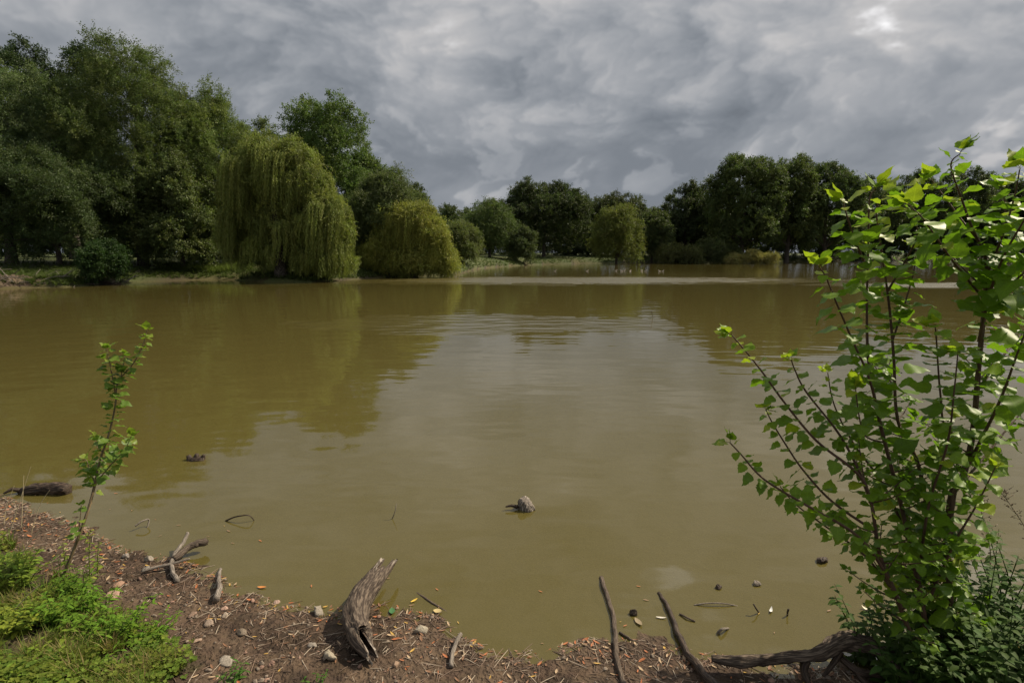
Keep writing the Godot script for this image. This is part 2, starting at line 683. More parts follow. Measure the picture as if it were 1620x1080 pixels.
func make_trunk(root: Node3D, height: float, radius: float, lobes: Array, limbs: int, lean := Vector3.ZERO) -> void:
	var sh := Shape.new()
	var pts := []
	for k in 7:
		var f := k / 6.0
		pts.append(Vector3(lean.x * f * f, -0.4 + (height + 0.4) * f, lean.z * f * f) + Vector3(sin(f * 5.0 + root.position.x), 0, cos(f * 4.0 + root.position.z)) * radius * 0.5 * f)
	var radii := taper(7, radius * 1.25, radius * 0.35, 0.8)
	radii[0] = radius * 1.6
	tube(sh, spline(pts, 3), resampled(radii, 19), 10, 0.12, root.position.x)
	part("trunk", sh.mesh(M.bark), root)
	for k in mini(limbs, lobes.size()):
		var to: Vector3 = lobes[k][0]
		var from: Vector3 = pts[2].lerp(pts[5], float(k) / maxi(1, limbs - 1))
		if to.y < from.y + 0.3: from = pts[2]
		var s2 := Shape.new()
		var bend := from.lerp(to, 0.5) + Vector3(0, (to - from).length() * 0.1, 0)
		tube(s2, spline([from, bend, to], 5), taper(11, radius * 0.45, radius * 0.1), 7, 0.1, k + root.position.x)
		part("limb", s2.mesh(M.bark), root)

func resampled(r: Array, count: int) -> Array:
	var out := []
	for i in count:
		var f := float(i) / (count - 1) * (r.size() - 1)
		var a := int(f)
		out.append(lerpf(r[a], r[mini(a + 1, r.size() - 1)], f - a))
	return out

# lobes that fill a crown: rows of [centre, radii] from a height profile
func crown_lobes(bottom: float, top: float, width: float, profile: Array, count: int, tall := 1.15, plume := 0.0) -> Array:
	var out := []
	var boughs := []
	for k in count:
		var f := (k + rng.randf_range(0.2, 0.8)) / count
		var prof := 0.0
		var q := f * (profile.size() - 1)
		var qi := int(q)
		prof = lerpf(profile[qi], profile[mini(qi + 1, profile.size() - 1)], q - qi)
		var r := width * rng.randf_range(0.10, 0.20) * (0.55 + 0.45 * prof)
		var a := k * 2.4 + rng.randf_range(-0.5, 0.5)
		var reach := maxf(0.0, width * 0.5 * prof - r) * rng.randf_range(0.65, 1.0)
		var y := lerpf(bottom + r, top - r * tall, f)
		var c := Vector3(cos(a) * reach, y, sin(a) * reach)
		out.append([c, Vector3(r, r * tall, r)])
		# smaller boughs break the outline
		for e in 3:
			var d := (random_direction() + Vector3(c.x, 0, c.z).normalized() * 0.6 + Vector3(0, 0.45 + plume, 0)).normalized()
			var q2 := r * rng.randf_range(0.32, 0.55)
			boughs.append([c + d * Vector3(r, r * tall, r) * rng.randf_range(0.85, 1.1 + 0.3 * plume), Vector3(q2, q2 * tall * (1.0 + plume), q2)])
	out.append_array(boughs)
	return out

func fill_crown(root: Node3D, lobes: Array, meshes: Array, count: int, scale_: float, color: Color, spread := 0.22, floor_ := -100.0, inner := 0.62) -> void:
	var total := 0.0
	for l in lobes: total += pow(l[1].x, 1.7)
	var per := []
	var cols := []
	for m in meshes:
		per.append([]); cols.append(PackedColorArray())
	for l in lobes:
		var n := int(count * pow(l[1].x, 1.7) / total)
		var shade := rng.randf_range(0.85, 1.15)
		for k in n:
			var d := (random_direction() + Vector3(0, 0.4, 0)).normalized()
			var f := lerpf(inner, 1.0, sqrt(rng.randf())) * (1.0 + 0.35 * bumps.get_noise_3d(d.x * 1.7 + l[0].x, d.y * 1.7 + l[0].y, d.z * 1.7 + l[0].z))
			var p: Vector3 = l[0] + d * l[1] * f
			if p.y < floor_: continue
			var deep := false
			for o in lobes:
				if o != l:
					var e: Vector3 = (p - o[0]) / o[1]
					if e.length_squared() < 0.30:
						deep = true
						break
			if deep and rng.randf() < 0.8: continue
			var up := (d + Vector3(0, 0.45, 0) + random_direction() * 0.5).normalized()
			var side := up.cross(random_direction()).normalized()
			var s := scale_ * rng.randf_range(0.7, 1.25)
			var which := rng.randi() % meshes.size()
			per[which].append(Transform3D(Basis(side, up, side.cross(up)) * s, p))
			var g := shade * rng.randf_range(1.0 - spread, 1.0 + spread)
			cols[which].append(Color(color.r * g * rng.randf_range(0.92, 1.1), color.g * g, color.b * g * rng.randf_range(0.85, 1.1)))
	crown_parts(root, meshes, per, cols)

func crown_parts(root: Node3D, meshes: Array, per: Array, cols: Array) -> void:
	for k in meshes.size():
		if per[k].size():
			copies("crown", meshes[k], per[k], cols[k], root)

# s: px of the middle, forward distance, px widths and heights read off the photograph, turned into metres here
func broadleaf(s: Dictionary) -> void:
	var foot: Vector3 = at(s.px, 430, s.far)
	foot.y = ground_height(foot.x, foot.z)
	rng.seed = hash(s.label)
	var root := thing(s.name, foot, s.label, s.get("category", "tree"), s.get("group", ""))
	var top: float = at(s.px, s.top, s.far).y - foot.y
	var bottom: float = maxf(0.0, at(s.px, s.bottom, s.far).y - foot.y)
	var width: float = s.wide * s.far / FOCAL * (1.14 if s.far > 104.0 else 1.0)
	var lobes: Array = crown_lobes(bottom, top, width, s.get("profile", [0.7, 1.0, 1.0, 0.85, 0.35]), s.get("lobes", 22), s.get("tall", 1.15), s.get("plume", 0.0))
	if s.get("trunk", true):
		make_trunk(root, lerpf(bottom, top, 0.6), clampf(top * 0.022, 0.06, 0.5), lobes, s.get("limbs", 6))
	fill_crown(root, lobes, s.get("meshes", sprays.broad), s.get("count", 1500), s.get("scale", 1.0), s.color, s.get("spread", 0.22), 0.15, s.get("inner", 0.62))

func weeping(s: Dictionary) -> void:
	var foot: Vector3 = at(s.px, 430, s.far)
	foot.y = ground_height(foot.x, foot.z)
	rng.seed = hash(s.label)
	var root := thing(s.name, foot, s.label, "tree", "willows beside the water")
	var m: float = s.far / FOCAL
	var lobes := []
	for l in s.domes:           # [px, py of the dome's middle, radius across, radius up]
		var c := at(l[0], l[1], s.far) - foot
		c.z += rng.randf_range(-0.6, 0.6)
		lobes.append([c, Vector3(l[2] * m, l[3] * m, l[2] * m)])
	make_trunk(root, lobes[0][0].y * 0.85, 0.32, lobes, 6, Vector3(lobes[0][0].x, 0, 0))
	var total := 0.0
	for l in lobes: total += l[1].x * l[1].x
	var per := []
	var cols := []
	for q in sprays.hanging:
		per.append([]); cols.append(PackedColorArray())
	for l in lobes:
		var boughs := maxi(3, int(s.get("boughs", 120) * l[1].x * l[1].x / total))
		var each := maxi(6, int(s.count * l[1].x * l[1].x / total / boughs))
		for q in boughs:
			# one bough: a short arc at the outside of the dome with its own curtain
			var a := rng.randf() * TAU
			var d := Vector3(cos(a), 0, sin(a))
			var side := Vector3(-d.z, 0, d.x)
			var e := sqrt(rng.randf())
			var up := sqrt(1.0 - e * e * 0.96)
			var mid: Vector3 = l[0] + Vector3(d.x * e * l[1].x, up * l[1].y - rng.randf() * 0.35 * l[1].y, d.z * e * l[1].z) * rng.randf_range(0.82, 1.2)
			var fall := rng.randf_range(0.35, 1.15)
			var half := rng.randf_range(0.25, 0.7)
			var shade := rng.randf_range(0.72, 1.25)
			for k in each:
				var w := rng.randf_range(-1.0, 1.0)
				var p := mid + side * w * half + d * rng.randf_range(-0.35, 0.2) + Vector3(0, -0.35 * w * w * half + rng.randf_range(-0.25, 0.15), 0)
				var room: float = (p.y + foot.y - 0.05) * clampf(fall * rng.randf_range(0.8, 1.15), 0.2, 1.0)
				var which := 0
				for r in sprays.hanging.size():
					if r <= s.get("longest", 9) and sprays.hang_length[r] * 0.95 < room: which = r
				if rng.randf() < 0.3: which = maxi(0, which - 1 - rng.randi() % 2)
				var stretch := rng.randf_range(0.8, 1.08)
				if sprays.hang_length[which] * stretch * 1.05 > room: stretch = room / (sprays.hang_length[which] * 1.05)
				if stretch < 0.3: continue
				per[which].append(Transform3D(Basis(d, Vector3(0.05, 1, 0).normalized() * stretch, Vector3(d.z, 0, -d.x)), p))
				var g: float = shade * rng.randf_range(0.82, 1.18)
				cols[which].append(Color(s.color.r * g * rng.randf_range(0.94, 1.08), s.color.g * g, s.color.b * g))
	crown_parts(root, sprays.hanging, per, cols)
	# short arching sprays close the dome
	var caps := []
	for l in lobes: caps.append([l[0] + Vector3(0, l[1].y * 0.1, 0), Vector3(l[1].x * 0.88, l[1].y * 0.9, l[1].z * 0.88)])
	fill_crown(root, caps, sprays.willow, int(s.count * s.get("caps", 0.22)), 0.8, s.color, 0.2, 0.3 if s.has("caps") else 2.0, 0.8)

func make_trees() -> void:
	sprays.broad = [leaf_spray(101, 0.105, 140, 0.8), leaf_spray(102, 0.11, 133, 0.75), leaf_spray(103, 0.12, 119, 0.8)]
	sprays.fine = [leaf_spray(104, 0.088, 161, 0.7), leaf_spray(105, 0.09, 161, 0.65)]
	sprays.far = [leaf_spray(106, 0.125, 147, 0.8), leaf_spray(107, 0.13, 140, 0.85)]
	sprays.willow = [willow_spray(111), willow_spray(112)]
	sprays.hang_length = [0.8, 1.4, 2.2, 3.0, 3.9]
	sprays.hanging = []
	for k in 5: sprays.hanging.append(willow_switch(120 + k, sprays.hang_length[k]))
	var left := "tall trees on the left bank"
	var dark := Color(0.082, 0.113, 0.046)
	var poplar := Color(0.152, 0.209, 0.102)
	var olive := Color(0.118, 0.158, 0.054)
	# --- left bank
	broadleaf({"name": "poplar_tree", "px": 20, "far": 42.0, "top": 90, "bottom": 400, "wide": 230, "label": "tall grey green poplar at the left edge of the photo", "group": left, "color": poplar, "count": 3000, "lobes": 34, "tall": 1.25, "plume": 0.7, "meshes": sprays.fine, "profile": [0.8, 1.0, 1.0, 0.95, 0.8, 0.45]})
	broadleaf({"name": "maple_tree", "px": 122, "far": 52.0, "top": 62, "bottom": 330, "wide": 170, "label": "dark green tree rising between two poplars on the left bank", "group": left, "color": Color(0.056, 0.089, 0.036), "count": 1700, "lobes": 24, "profile": [0.7, 1.0, 1.0, 1.0, 0.7]})
	broadleaf({"name": "poplar_tree", "px": 228, "far": 45.0, "top": 84, "bottom": 395, "wide": 250, "label": "tallest olive green poplar, behind the round shore bush", "group": left, "color": olive, "count": 3000, "lobes": 34, "tall": 1.25, "plume": 0.7, "meshes": sprays.fine, "profile": [0.75, 1.0, 1.0, 0.9, 0.7, 0.35]})
	broadleaf({"name": "poplar_tree", "px": 335, "far": 47.0, "top": 146, "bottom": 400, "wide": 190, "label": "olive poplar with pointed top just left of the weeping willow", "group": left, "color": olive * Color(1.436, 1.404, 1.344), "count": 2600, "lobes": 32, "tall": 1.25, "plume": 0.7, "meshes": sprays.fine, "profile": [0.8, 1.0, 1.0, 0.8, 0.6, 0.3]})
	broadleaf({"name": "poplar_tree", "px": 95, "far": 40.0, "top": 235, "bottom": 425, "wide": 260, "label": "low hanging dark poplar boughs over the lawn at far left", "group": left, "color": Color(0.086, 0.123, 0.049), "count": 2200, "lobes": 26, "meshes": sprays.fine})
	broadleaf({"name": "sycamore_tree", "px": 290, "far": 43.0, "top": 250, "bottom": 425, "wide": 150, "label": "low dark tree with pale leaf sprays beside the weeping willow", "group": left, "color": Color(0.128, 0.163, 0.061), "count": 1500, "lobes": 20, "spread": 0.4})
	broadleaf({"name": "lime_tree", "px": 425, "far": 55.0, "top": 185, "bottom": 400, "wide": 140, "label": "small olive tree top showing just above the weeping willow", "group": left, "color": olive, "count": 1100, "lobes": 16})
	broadleaf({"name": "maple_tree", "px": 528, "far": 52.0, "top": 158, "bottom": 395, "wide": 165, "label": "tall bright green tree with gaps, behind the weeping willow", "group": left, "color": Color(0.121, 0.181, 0.055), "count": 1900, "lobes": 26, "profile": [0.9, 0.95, 1.0, 0.95, 0.7], "inner": 0.72})
	broadleaf({"name": "lime_tree", "px": 590, "far": 54.0, "top": 250, "bottom": 405, "wide": 95, "label": "slim green tree leaning out right of the tall gappy tree", "group": left, "color": Color(0.111, 0.160, 0.055), "count": 900, "lobes": 16})
	weeping({"name": "weeping_willow", "px": 445, "far": 38.5, "label": "large golden green weeping willow hanging down to the water", "color": Color(0.235, 0.275, 0.075), "count": 4200, "boughs": 150, "domes": [[415, 250, 40, 36], [452, 256, 38, 36], [385, 285, 30, 46], [432, 300, 46, 50], [482, 300, 36, 44], [514, 345, 32, 40], [380, 350, 28, 46], [440, 360, 50, 50], [492, 372, 40, 42], [530, 366, 32, 40], [410, 405, 36, 30], [465, 410, 46, 34], [520, 412, 32, 32], [368, 400, 16, 26], [545, 408, 18, 30], [500, 415, 50, 30]]})
	broadleaf({"name": "willow_tree", "px": 612, "far": 48.0, "top": 268, "bottom": 425, "wide": 150, "label": "grey green willow behind the small golden willow", "group": left, "color": Color(0.137, 0.174, 0.073), "count": 1700, "lobes": 22, "meshes": sprays.willow, "scale": 0.9})
	weeping({"name": "weeping_willow", "px": 655, "far": 45.0, "label": "small golden willow mounded low over the water's edge", "longest": 3, "caps": 0.9, "boughs": 130, "color": Color(0.30, 0.318, 0.08), "count": 1700, "domes": [[650, 350, 30, 24], [612, 360, 24, 30], [680, 372, 26, 26], [628, 340, 18, 16], [655, 395, 30, 30], [695, 408, 20, 26], [600, 400, 20, 24], [668, 340, 16, 16], [706, 426, 12, 14], [632, 380, 26, 26], [675, 410, 26, 22], [625, 415, 26, 22], [588, 412, 16, 20], [690, 385, 20, 24], [650, 418, 34, 22], [712, 418, 14, 20], [575, 405, 10, 16]]})
	broadleaf({"name": "willow_bush", "category": "bush", "px": 728, "far": 62.0, "top": 352, "bottom": 428, "wide": 72, "label": "rounded pale green willow bush right of the small golden willow", "color": Color(0.150, 0.181, 0.065), "count": 900, "lobes": 16, "meshes": sprays.willow, "scale": 0.95, "trunk": false})
	# --- far bank
	var far := "trees along the far bank"
	broadleaf({"name": "oak_tree", "px": 652, "far": 105.0, "top": 292, "bottom": 400, "wide": 75, "label": "dark distant tree top peeping over the grey green willow", "group": far, "color": dark, "count": 500, "lobes": 14, "scale": 1.6, "meshes": sprays.far})
	broadleaf({"name": "oak_tree", "px": 706, "far": 118.0, "top": 326, "bottom": 405, "wide": 70, "label": "low dark distant tree left of the far willow", "group": far, "color": dark, "count": 420, "lobes": 12, "scale": 1.6, "meshes": sprays.far})
	broadleaf({"name": "willow_tree", "px": 775, "far": 92.0, "top": 316, "bottom": 412, "wide": 105, "label": "mid green far willow left of the big round dark tree", "group": far, "color": Color(0.111, 0.154, 0.055), "count": 1000, "lobes": 20, "scale": 1.35, "meshes": sprays.willow})
	broadleaf({"name": "elder_bush", "category": "bush", "px": 826, "far": 90.0, "top": 362, "bottom": 418, "wide": 50, "label": "dark leafy bush beside the open patch of far lawn", "color": Color(0.090, 0.118, 0.049), "count": 420, "lobes": 12, "scale": 1.2, "trunk": false})
	broadleaf({"name": "chestnut_tree", "px": 860, "far": 112.0, "top": 290, "bottom": 395, "wide": 140, "label": "big round dark tree at the middle of the far bank", "group": far, "color": Color(0.066, 0.089, 0.036), "count": 1500, "lobes": 26, "scale": 1.6, "meshes": sprays.far, "profile": [0.8, 1.0, 1.0, 0.9, 0.6]})
	broadleaf({"name": "oak_tree", "px": 930, "far": 130.0, "top": 322, "bottom": 400, "wide": 70, "label": "low dark tree right behind the big round dark tree", "group": far, "color": dark, "count": 500, "lobes": 12, "scale": 1.8, "meshes": sprays.far})
	broadleaf({"name": "oak_tree", "px": 975, "far": 125.0, "top": 306, "bottom": 400, "wide": 105, "label": "broad dark tree behind the light green far willow", "group": far, "color": Color(0.076, 0.093, 0.037), "count": 800, "lobes": 18, "scale": 1.7, "meshes": sprays.far})
	broadleaf({"name": "weeping_willow", "px": 975, "far": 97.0, "top": 326, "bottom": 412, "wide": 92, "label": "light green weeping willow alone on the middle far bank", "group": "willows beside the water", "color": Color(0.163, 0.189, 0.052), "count": 1300, "lobes": 22, "scale": 1.3, "meshes": sprays.willow, "profile": [1.0, 1.0, 0.9, 0.8, 0.5]})
	broadleaf({"name": "alder_tree", "px": 1030, "far": 110.0, "top": 332, "bottom": 410, "wide": 60, "label": "grey green tree touching the right of the far weeping willow", "group": far, "color": Color(0.102, 0.129, 0.054), "count": 600, "lobes": 16, "scale": 1.5, "meshes": sprays.far})
	broadleaf({"name": "chestnut_tree", "px": 1082, "far": 118.0, "top": 294, "bottom": 405, "wide": 92, "label": "dark pointed tree left of the tallest far trees", "group": far, "color": Color(0.066, 0.089, 0.038), "count": 900, "lobes": 20, "scale": 1.6, "meshes": sprays.far, "profile": [0.9, 1.0, 0.95, 0.75, 0.4]})
	broadleaf({"name": "poplar_tree", "px": 1172, "far": 108.0, "top": 246, "bottom": 400, "wide": 125, "label": "tallest tree of the far bank, with ragged two part top", "group": far, "color": Color(0.102, 0.138, 0.049), "count": 1500, "lobes": 26, "scale": 1.6, "meshes": sprays.far, "profile": [0.8, 1.0, 1.0, 0.85, 0.6]})
	broadleaf({"name": "poplar_tree", "px": 1243, "far": 110.0, "top": 250, "bottom": 400, "wide": 90, "label": "tall tree joined to the right of the tallest far tree", "group": far, "color": Color(0.102, 0.138, 0.049), "count": 1000, "lobes": 22, "scale": 1.6, "meshes": sprays.far, "profile": [0.9, 1.0, 0.95, 0.85, 0.6]})
	broadleaf({"name": "poplar_tree", "px": 1302, "far": 112.0, "top": 256, "bottom": 400, "wide": 105, "label": "tall dark tree nearest the leafy sapling on the far bank", "group": far, "color": Color(0.086, 0.123, 0.048), "count": 1200, "lobes": 24, "scale": 1.6, "meshes": sprays.far, "profile": [1.0, 1.0, 0.95, 0.8, 0.5]})
	var k := 0
	for q in [[1372, 284, 90, "first"], [1440, 276, 100, "second"], [1512, 268, 95, "third"], [1585, 280, 100, "fourth"], [1655, 272, 110, "fifth"]]:
		broadleaf({"name": "oak_tree", "px": q[0], "far": 128.0 + 4 * (k % 2), "top": q[1], "bottom": 405, "wide": q[2], "label": "%s dark tree of the low far row behind the sapling's leaves" % q[3], "group": "dark row behind the sapling", "color": dark, "count": 750, "lobes": 16, "scale": 1.9, "meshes": sprays.far, "profile": [1.0, 1.0, 1.0, 0.8]})
		k += 1

func make_far_bank() -> void:
	# bushes at the far waterline
	var row := "bushes along the far waterline"
	for q in [[1062, 386, 50, 104.0, Color(0.137, 0.149, 0.055), "olive bush at the left end of the far waterline row", "willow_bush"],
			[1090, 392, 34, 102.0, Color(0.128, 0.143, 0.054), "small dull bush second in the far waterline row", "willow_bush"],
			[1122, 380, 52, 104.0, Color(0.108, 0.136, 0.054), "taller dark bush in the middle of the far waterline row", "elder_bush"],
			[1152, 388, 36, 106.0, Color(0.114, 0.140, 0.051), "dark bush just left of the yellow reeds", "elder_bush"]]:
		broadleaf({"name": q[6], "category": "bush", "px": q[0], "far": q[3], "top": q[1], "bottom": 418, "wide": q[2], "label": q[5], "group": row, "color": q[4], "count": 330, "lobes": 11, "scale": 1.3, "trunk": false, "meshes": sprays.willow})
	for q in [[1160, 404, 30, "leftmost low clump of yellow reeds on the far waterline"], [1189, 396, 38, "tallest clump of yellow reeds on the far waterline"], [1215, 402, 34, "rightmost clump of yellow reeds on the far waterline"]]:
		broadleaf({"name": "reed_clump", "category": "reeds", "px": q[0], "far": 99.0, "top": q[1], "bottom": 417, "wide": q[2], "label": q[3], "group": "yellow reeds at the far waterline", "color": Color(0.29, 0.27, 0.10), "count": 200, "lobes": 12, "profile": [1.0, 0.9, 0.35], "scale": 0.9, "trunk": false, "meshes": sprays.willow})
	broadleaf({"name": "clipped_hedge", "category": "hedge", "px": 898, "far": 122.0, "top": 394, "bottom": 408, "wide": 130, "label": "long low dark hedge above the open far lawn", "color": Color(0.041, 0.059, 0.025), "count": 500, "lobes": 24, "scale": 1.2, "trunk": false, "tall": 0.35, "profile": [1.0, 1.0, 1.0]})
	broadleaf({"name": "lilac_bush", "category": "bush", "px": 164, "far": 34.0, "top": 384, "bottom": 440, "wide": 66, "label": "round dark green bush at the left shore beside the brush", "color": Color(0.045, 0.085, 0.026), "count": 900, "lobes": 16, "scale": 0.62, "trunk": false})
	# shrubs under and behind the trees
	for q in [[-40, 62.0, 330, 200, "at the left edge"], [70, 66.0, 330, 190, "behind the low dark poplar boughs"], [180, 64.0, 345, 190, "behind the round shore bush"], [290, 66.0, 340, 190, "left of the weeping willow"], [390, 62.0, 350, 170, "behind the left of the weeping willow"], [480, 64.0, 345, 170, "behind the right of the weeping willow"], [560, 66.0, 350, 170, "between the two golden willows"], [650, 70.0, 360, 150, "behind the small golden willow"]]:
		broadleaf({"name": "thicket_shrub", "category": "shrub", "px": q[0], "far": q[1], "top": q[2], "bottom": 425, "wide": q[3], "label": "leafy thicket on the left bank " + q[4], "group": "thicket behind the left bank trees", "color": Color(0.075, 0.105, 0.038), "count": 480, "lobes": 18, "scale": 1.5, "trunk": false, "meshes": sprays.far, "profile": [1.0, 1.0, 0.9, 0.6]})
	for q in [[715, 130.0, 345, "right of the small golden willow"], [790, 134.0, 350, "behind the mid green willow"], [870, 138.0, 352, "under the big round dark tree"], [960, 136.0, 340, "behind the light green willow"], [1050, 132.0, 340, "behind the grey green tree"], [1130, 128.0, 340, "under the dark pointed tree"], [1210, 128.0, 330, "behind the yellow reeds"], [1290, 130.0, 330, "just left of the sapling's top leaves"], [1370, 138.0, 330, "first behind the sapling"], [1460, 140.0, 330, "second behind the sapling"], [1550, 138.0, 330, "third behind the sapling"], [1640, 140.0, 330, "at the right edge"]]:
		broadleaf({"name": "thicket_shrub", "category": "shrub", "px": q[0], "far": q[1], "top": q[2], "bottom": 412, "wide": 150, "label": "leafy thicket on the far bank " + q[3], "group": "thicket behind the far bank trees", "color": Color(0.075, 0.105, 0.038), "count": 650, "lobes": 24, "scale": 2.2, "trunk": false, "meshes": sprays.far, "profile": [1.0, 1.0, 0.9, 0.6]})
	# the brush and earth heaped on the left shore
	rng.seed = 77
	var foot := level(70, 452)
	foot.y = ground_height(foot.x, foot.z) - 0.1
	var root := thing("brush_heap", foot, "low heap of earth and dead branches on the left shore", "brush heap")
	var sh := Shape.new()
	var nu := 150
	var nv := 40
	var a0 := level(-60, 458)
	var a1 := level(205, 449.5)
	for i in nu + 1:
		for j in nv + 1:
			var u := float(i) / nu
			var v := float(j) / nv
			var back := Vector3(a0.x, 0, a0.z).normalized()
			var p := a0.lerp(a1, u) + back * (-0.3 + v * 4.6)
			var prof: float = sin(PI * pow(v, 0.6)) * (0.55 * (1.0 - pow(u, 1.6)) + 0.12) * (1.0 - pow(absf(2.0 * u - 1.0), 8.0))
			p.y = -0.08 + prof * (1.0 + 0.45 * bumps.get_noise_2d(p.x * 0.8, p.z * 0.8)) + (bumps.get_noise_2d(p.x * 4.0, p.z * 4.0) * 0.16 + bumps.get_noise_2d(p.x * 13.0, p.z * 13.0) * 0.10) * minf(1.0, prof * 4.0)
			var t := patches.get_noise_2d(p.x * 1.5, p.z * 1.5)
			sh.point(p - foot, Vector2.ZERO, Color(0.07, 0.05, 0.034).lerp(Color(0.17, 0.13, 0.09), clampf(0.5 + t * 1.4, 0, 1)))
	for i in nu:
		for j in nv:
			var p := i * (nv + 1) + j
			sh.tri(p, p + 1, p + nv + 1)
			sh.tri(p + 1, p + nv + 2, p + nv + 1)
	part("earth", sh.mesh(M.ground), root)
	for k in 90:
		var u := rng.randf()
		var p := a0.lerp(a1, u) + Vector3(a0.x, 0, a0.z).normalized() * rng.randf_range(0.0, 2.6)
		p.y = rng.randf_range(0.0, 0.45) * (1.0 - u * 0.8)
		var d := Vector3(rng.randf_range(-1, 1), rng.randf_range(-0.05, 0.35), rng.randf_range(-0.5, 0.5)).normalized() * rng.randf_range(0.7, 2.0)
		var s2 := Shape.new()
		var base := p - foot
		tube(s2, spline([base, base + d * 0.5 + Vector3(0, rng.randf_range(-0.1, 0.25), 0), base + d], 3), taper(7, rng.randf_range(0.02, 0.05), 0.008), 5, 0.1, k)
		part("branch", s2.mesh(M.grey_wood), root)
	# pale grass fringe beside the willow, and along the lawn of the far bank
	var blades := grass_tuft(301, 16, 0.5, 0.012)
	var places := []
	var cols := PackedColorArray()
	for k in 900:
		var px := rng.randf_range(250, 400)
		var p := level(px, 441.0)
		p += Vector3(p.x, 0, p.z).normalized() * rng.randf_range(0.0, 3.0)
		p.y = ground_height(p.x, p.z)
		if p.y < 0.02: continue
		places.append(Transform3D(Basis(Vector3.UP, rng.randf() * TAU).scaled(Vector3.ONE * rng.randf_range(0.6, 1.3)), p))
		var g := rng.randf_range(0.8, 1.3)
		cols.append(Color(0.12 * g, 0.16 * g, 0.035 * g))
	tag(copies("shore_grass", blades, places, cols, self), "fringe of bright grass on the left bank below the willow", "grass")
	places = []
	cols = PackedColorArray()
	for k in 5200:
		var px := rng.randf_range(-80, 1500)
		var p := level(px, 445.0)
		var dir := Vector3(p.x, 0, p.z).normalized()
		p = dir * (along(shore_far, atan2(p.x, -p.z)) + rng.randf_range(0.0, 1.0) * rng.randf_range(0.0, 16.0))
		p.y = ground_height(p.x, p.z)
		if p.y < 0.1: continue
		places.append(Transform3D(Basis(Vector3.UP, rng.randf() * TAU).scaled(Vector3(1.2, rng.randf_range(0.3, 0.7), 1.2)), p))
		var g := rng.randf_range(0.7, 1.2)
		cols.append(Color(0.085 * g, 0.115 * g, 0.034 * g))
	tag(copies("bank_grass", blades, places, cols, self), "rough grass growing along the far banks of the pond", "grass")

func grass_tuft(seed_: int, blades: int, height: float, width: float) -> ArrayMesh:
	rng.seed = seed_
	var sh := Shape.new()
	for b in blades:
		var a := rng.randf() * TAU
		var out_ := Vector3(cos(a), 0, sin(a))
		var side := Vector3(-out_.z, 0, out_.x)
		var h := height * rng.randf_range(0.5, 1.1)
		var lean := rng.randf_range(0.1, 0.8)
		var p0 := out_ * rng.randf_range(0.0, 0.12) * height
		var g := rng.randf_range(0.75, 1.25)
		var col := Color(g * rng.randf_range(0.9, 1.2), g, g * 0.9)
		var prev := -1
		for k in 4:
			var f := k / 3.0
			var p := p0 + out_ * lean * h * f * f + Vector3(0, h * f * (1.0 - 0.25 * lean * f), 0)
			var w := width * (1.0 - f * 0.92)
			var l := sh.point(p - side * w, Vector2.ZERO, col)
			sh.point(p + side * w, Vector2.ZERO, col)
			if prev >= 0:
				sh.tri(prev, prev + 1, l)
				sh.tri(prev + 1, l + 1, l)
			prev = l
	return sh.mesh(M.herb)

# ---------------------------------------------------------------- driftwood, stones and things in the water
func stick(called: String, pts: Array, r0: float, r1: float, m: Material, label: String, category: String, group := "", rough := 0.14, sides := 9) -> Node3D:
	var base: Vector3 = pts[0]
	var sh := Shape.new()
	var line := spline(shifted(pts, base), 7)
	for k in line.size():
		line[k] += Vector3(bumps.get_noise_2d(k * 0.17, base.x * 9.0), 0.4 * bumps.get_noise_2d(k * 0.17 + 40.0, base.x * 9.0), bumps.get_noise_2d(k * 0.17 + 80.0, base.x * 9.0)) * maxf(r0, r1) * 0.5
	tube(sh, line, taper(line.size(), r0, r1), sides, rough * 0.7, base.x * 5.0 + base.z)
	return single(called, sh.mesh(m), base, label, category, group)

func grounded(list: Array, lift := 0.02) -> Array:
	var out := []
	for q in list:
		var p := ground_at(q[0], q[1])
		if p.y < 0.0: p = level(q[0], q[1], 0.0)
		var up: float = q[2] if q.size() > 2 else lift
		# the same sight line, met at the height of the piece's own axis
		out.append(level(q[0], q[1], p.y + up))
	return out

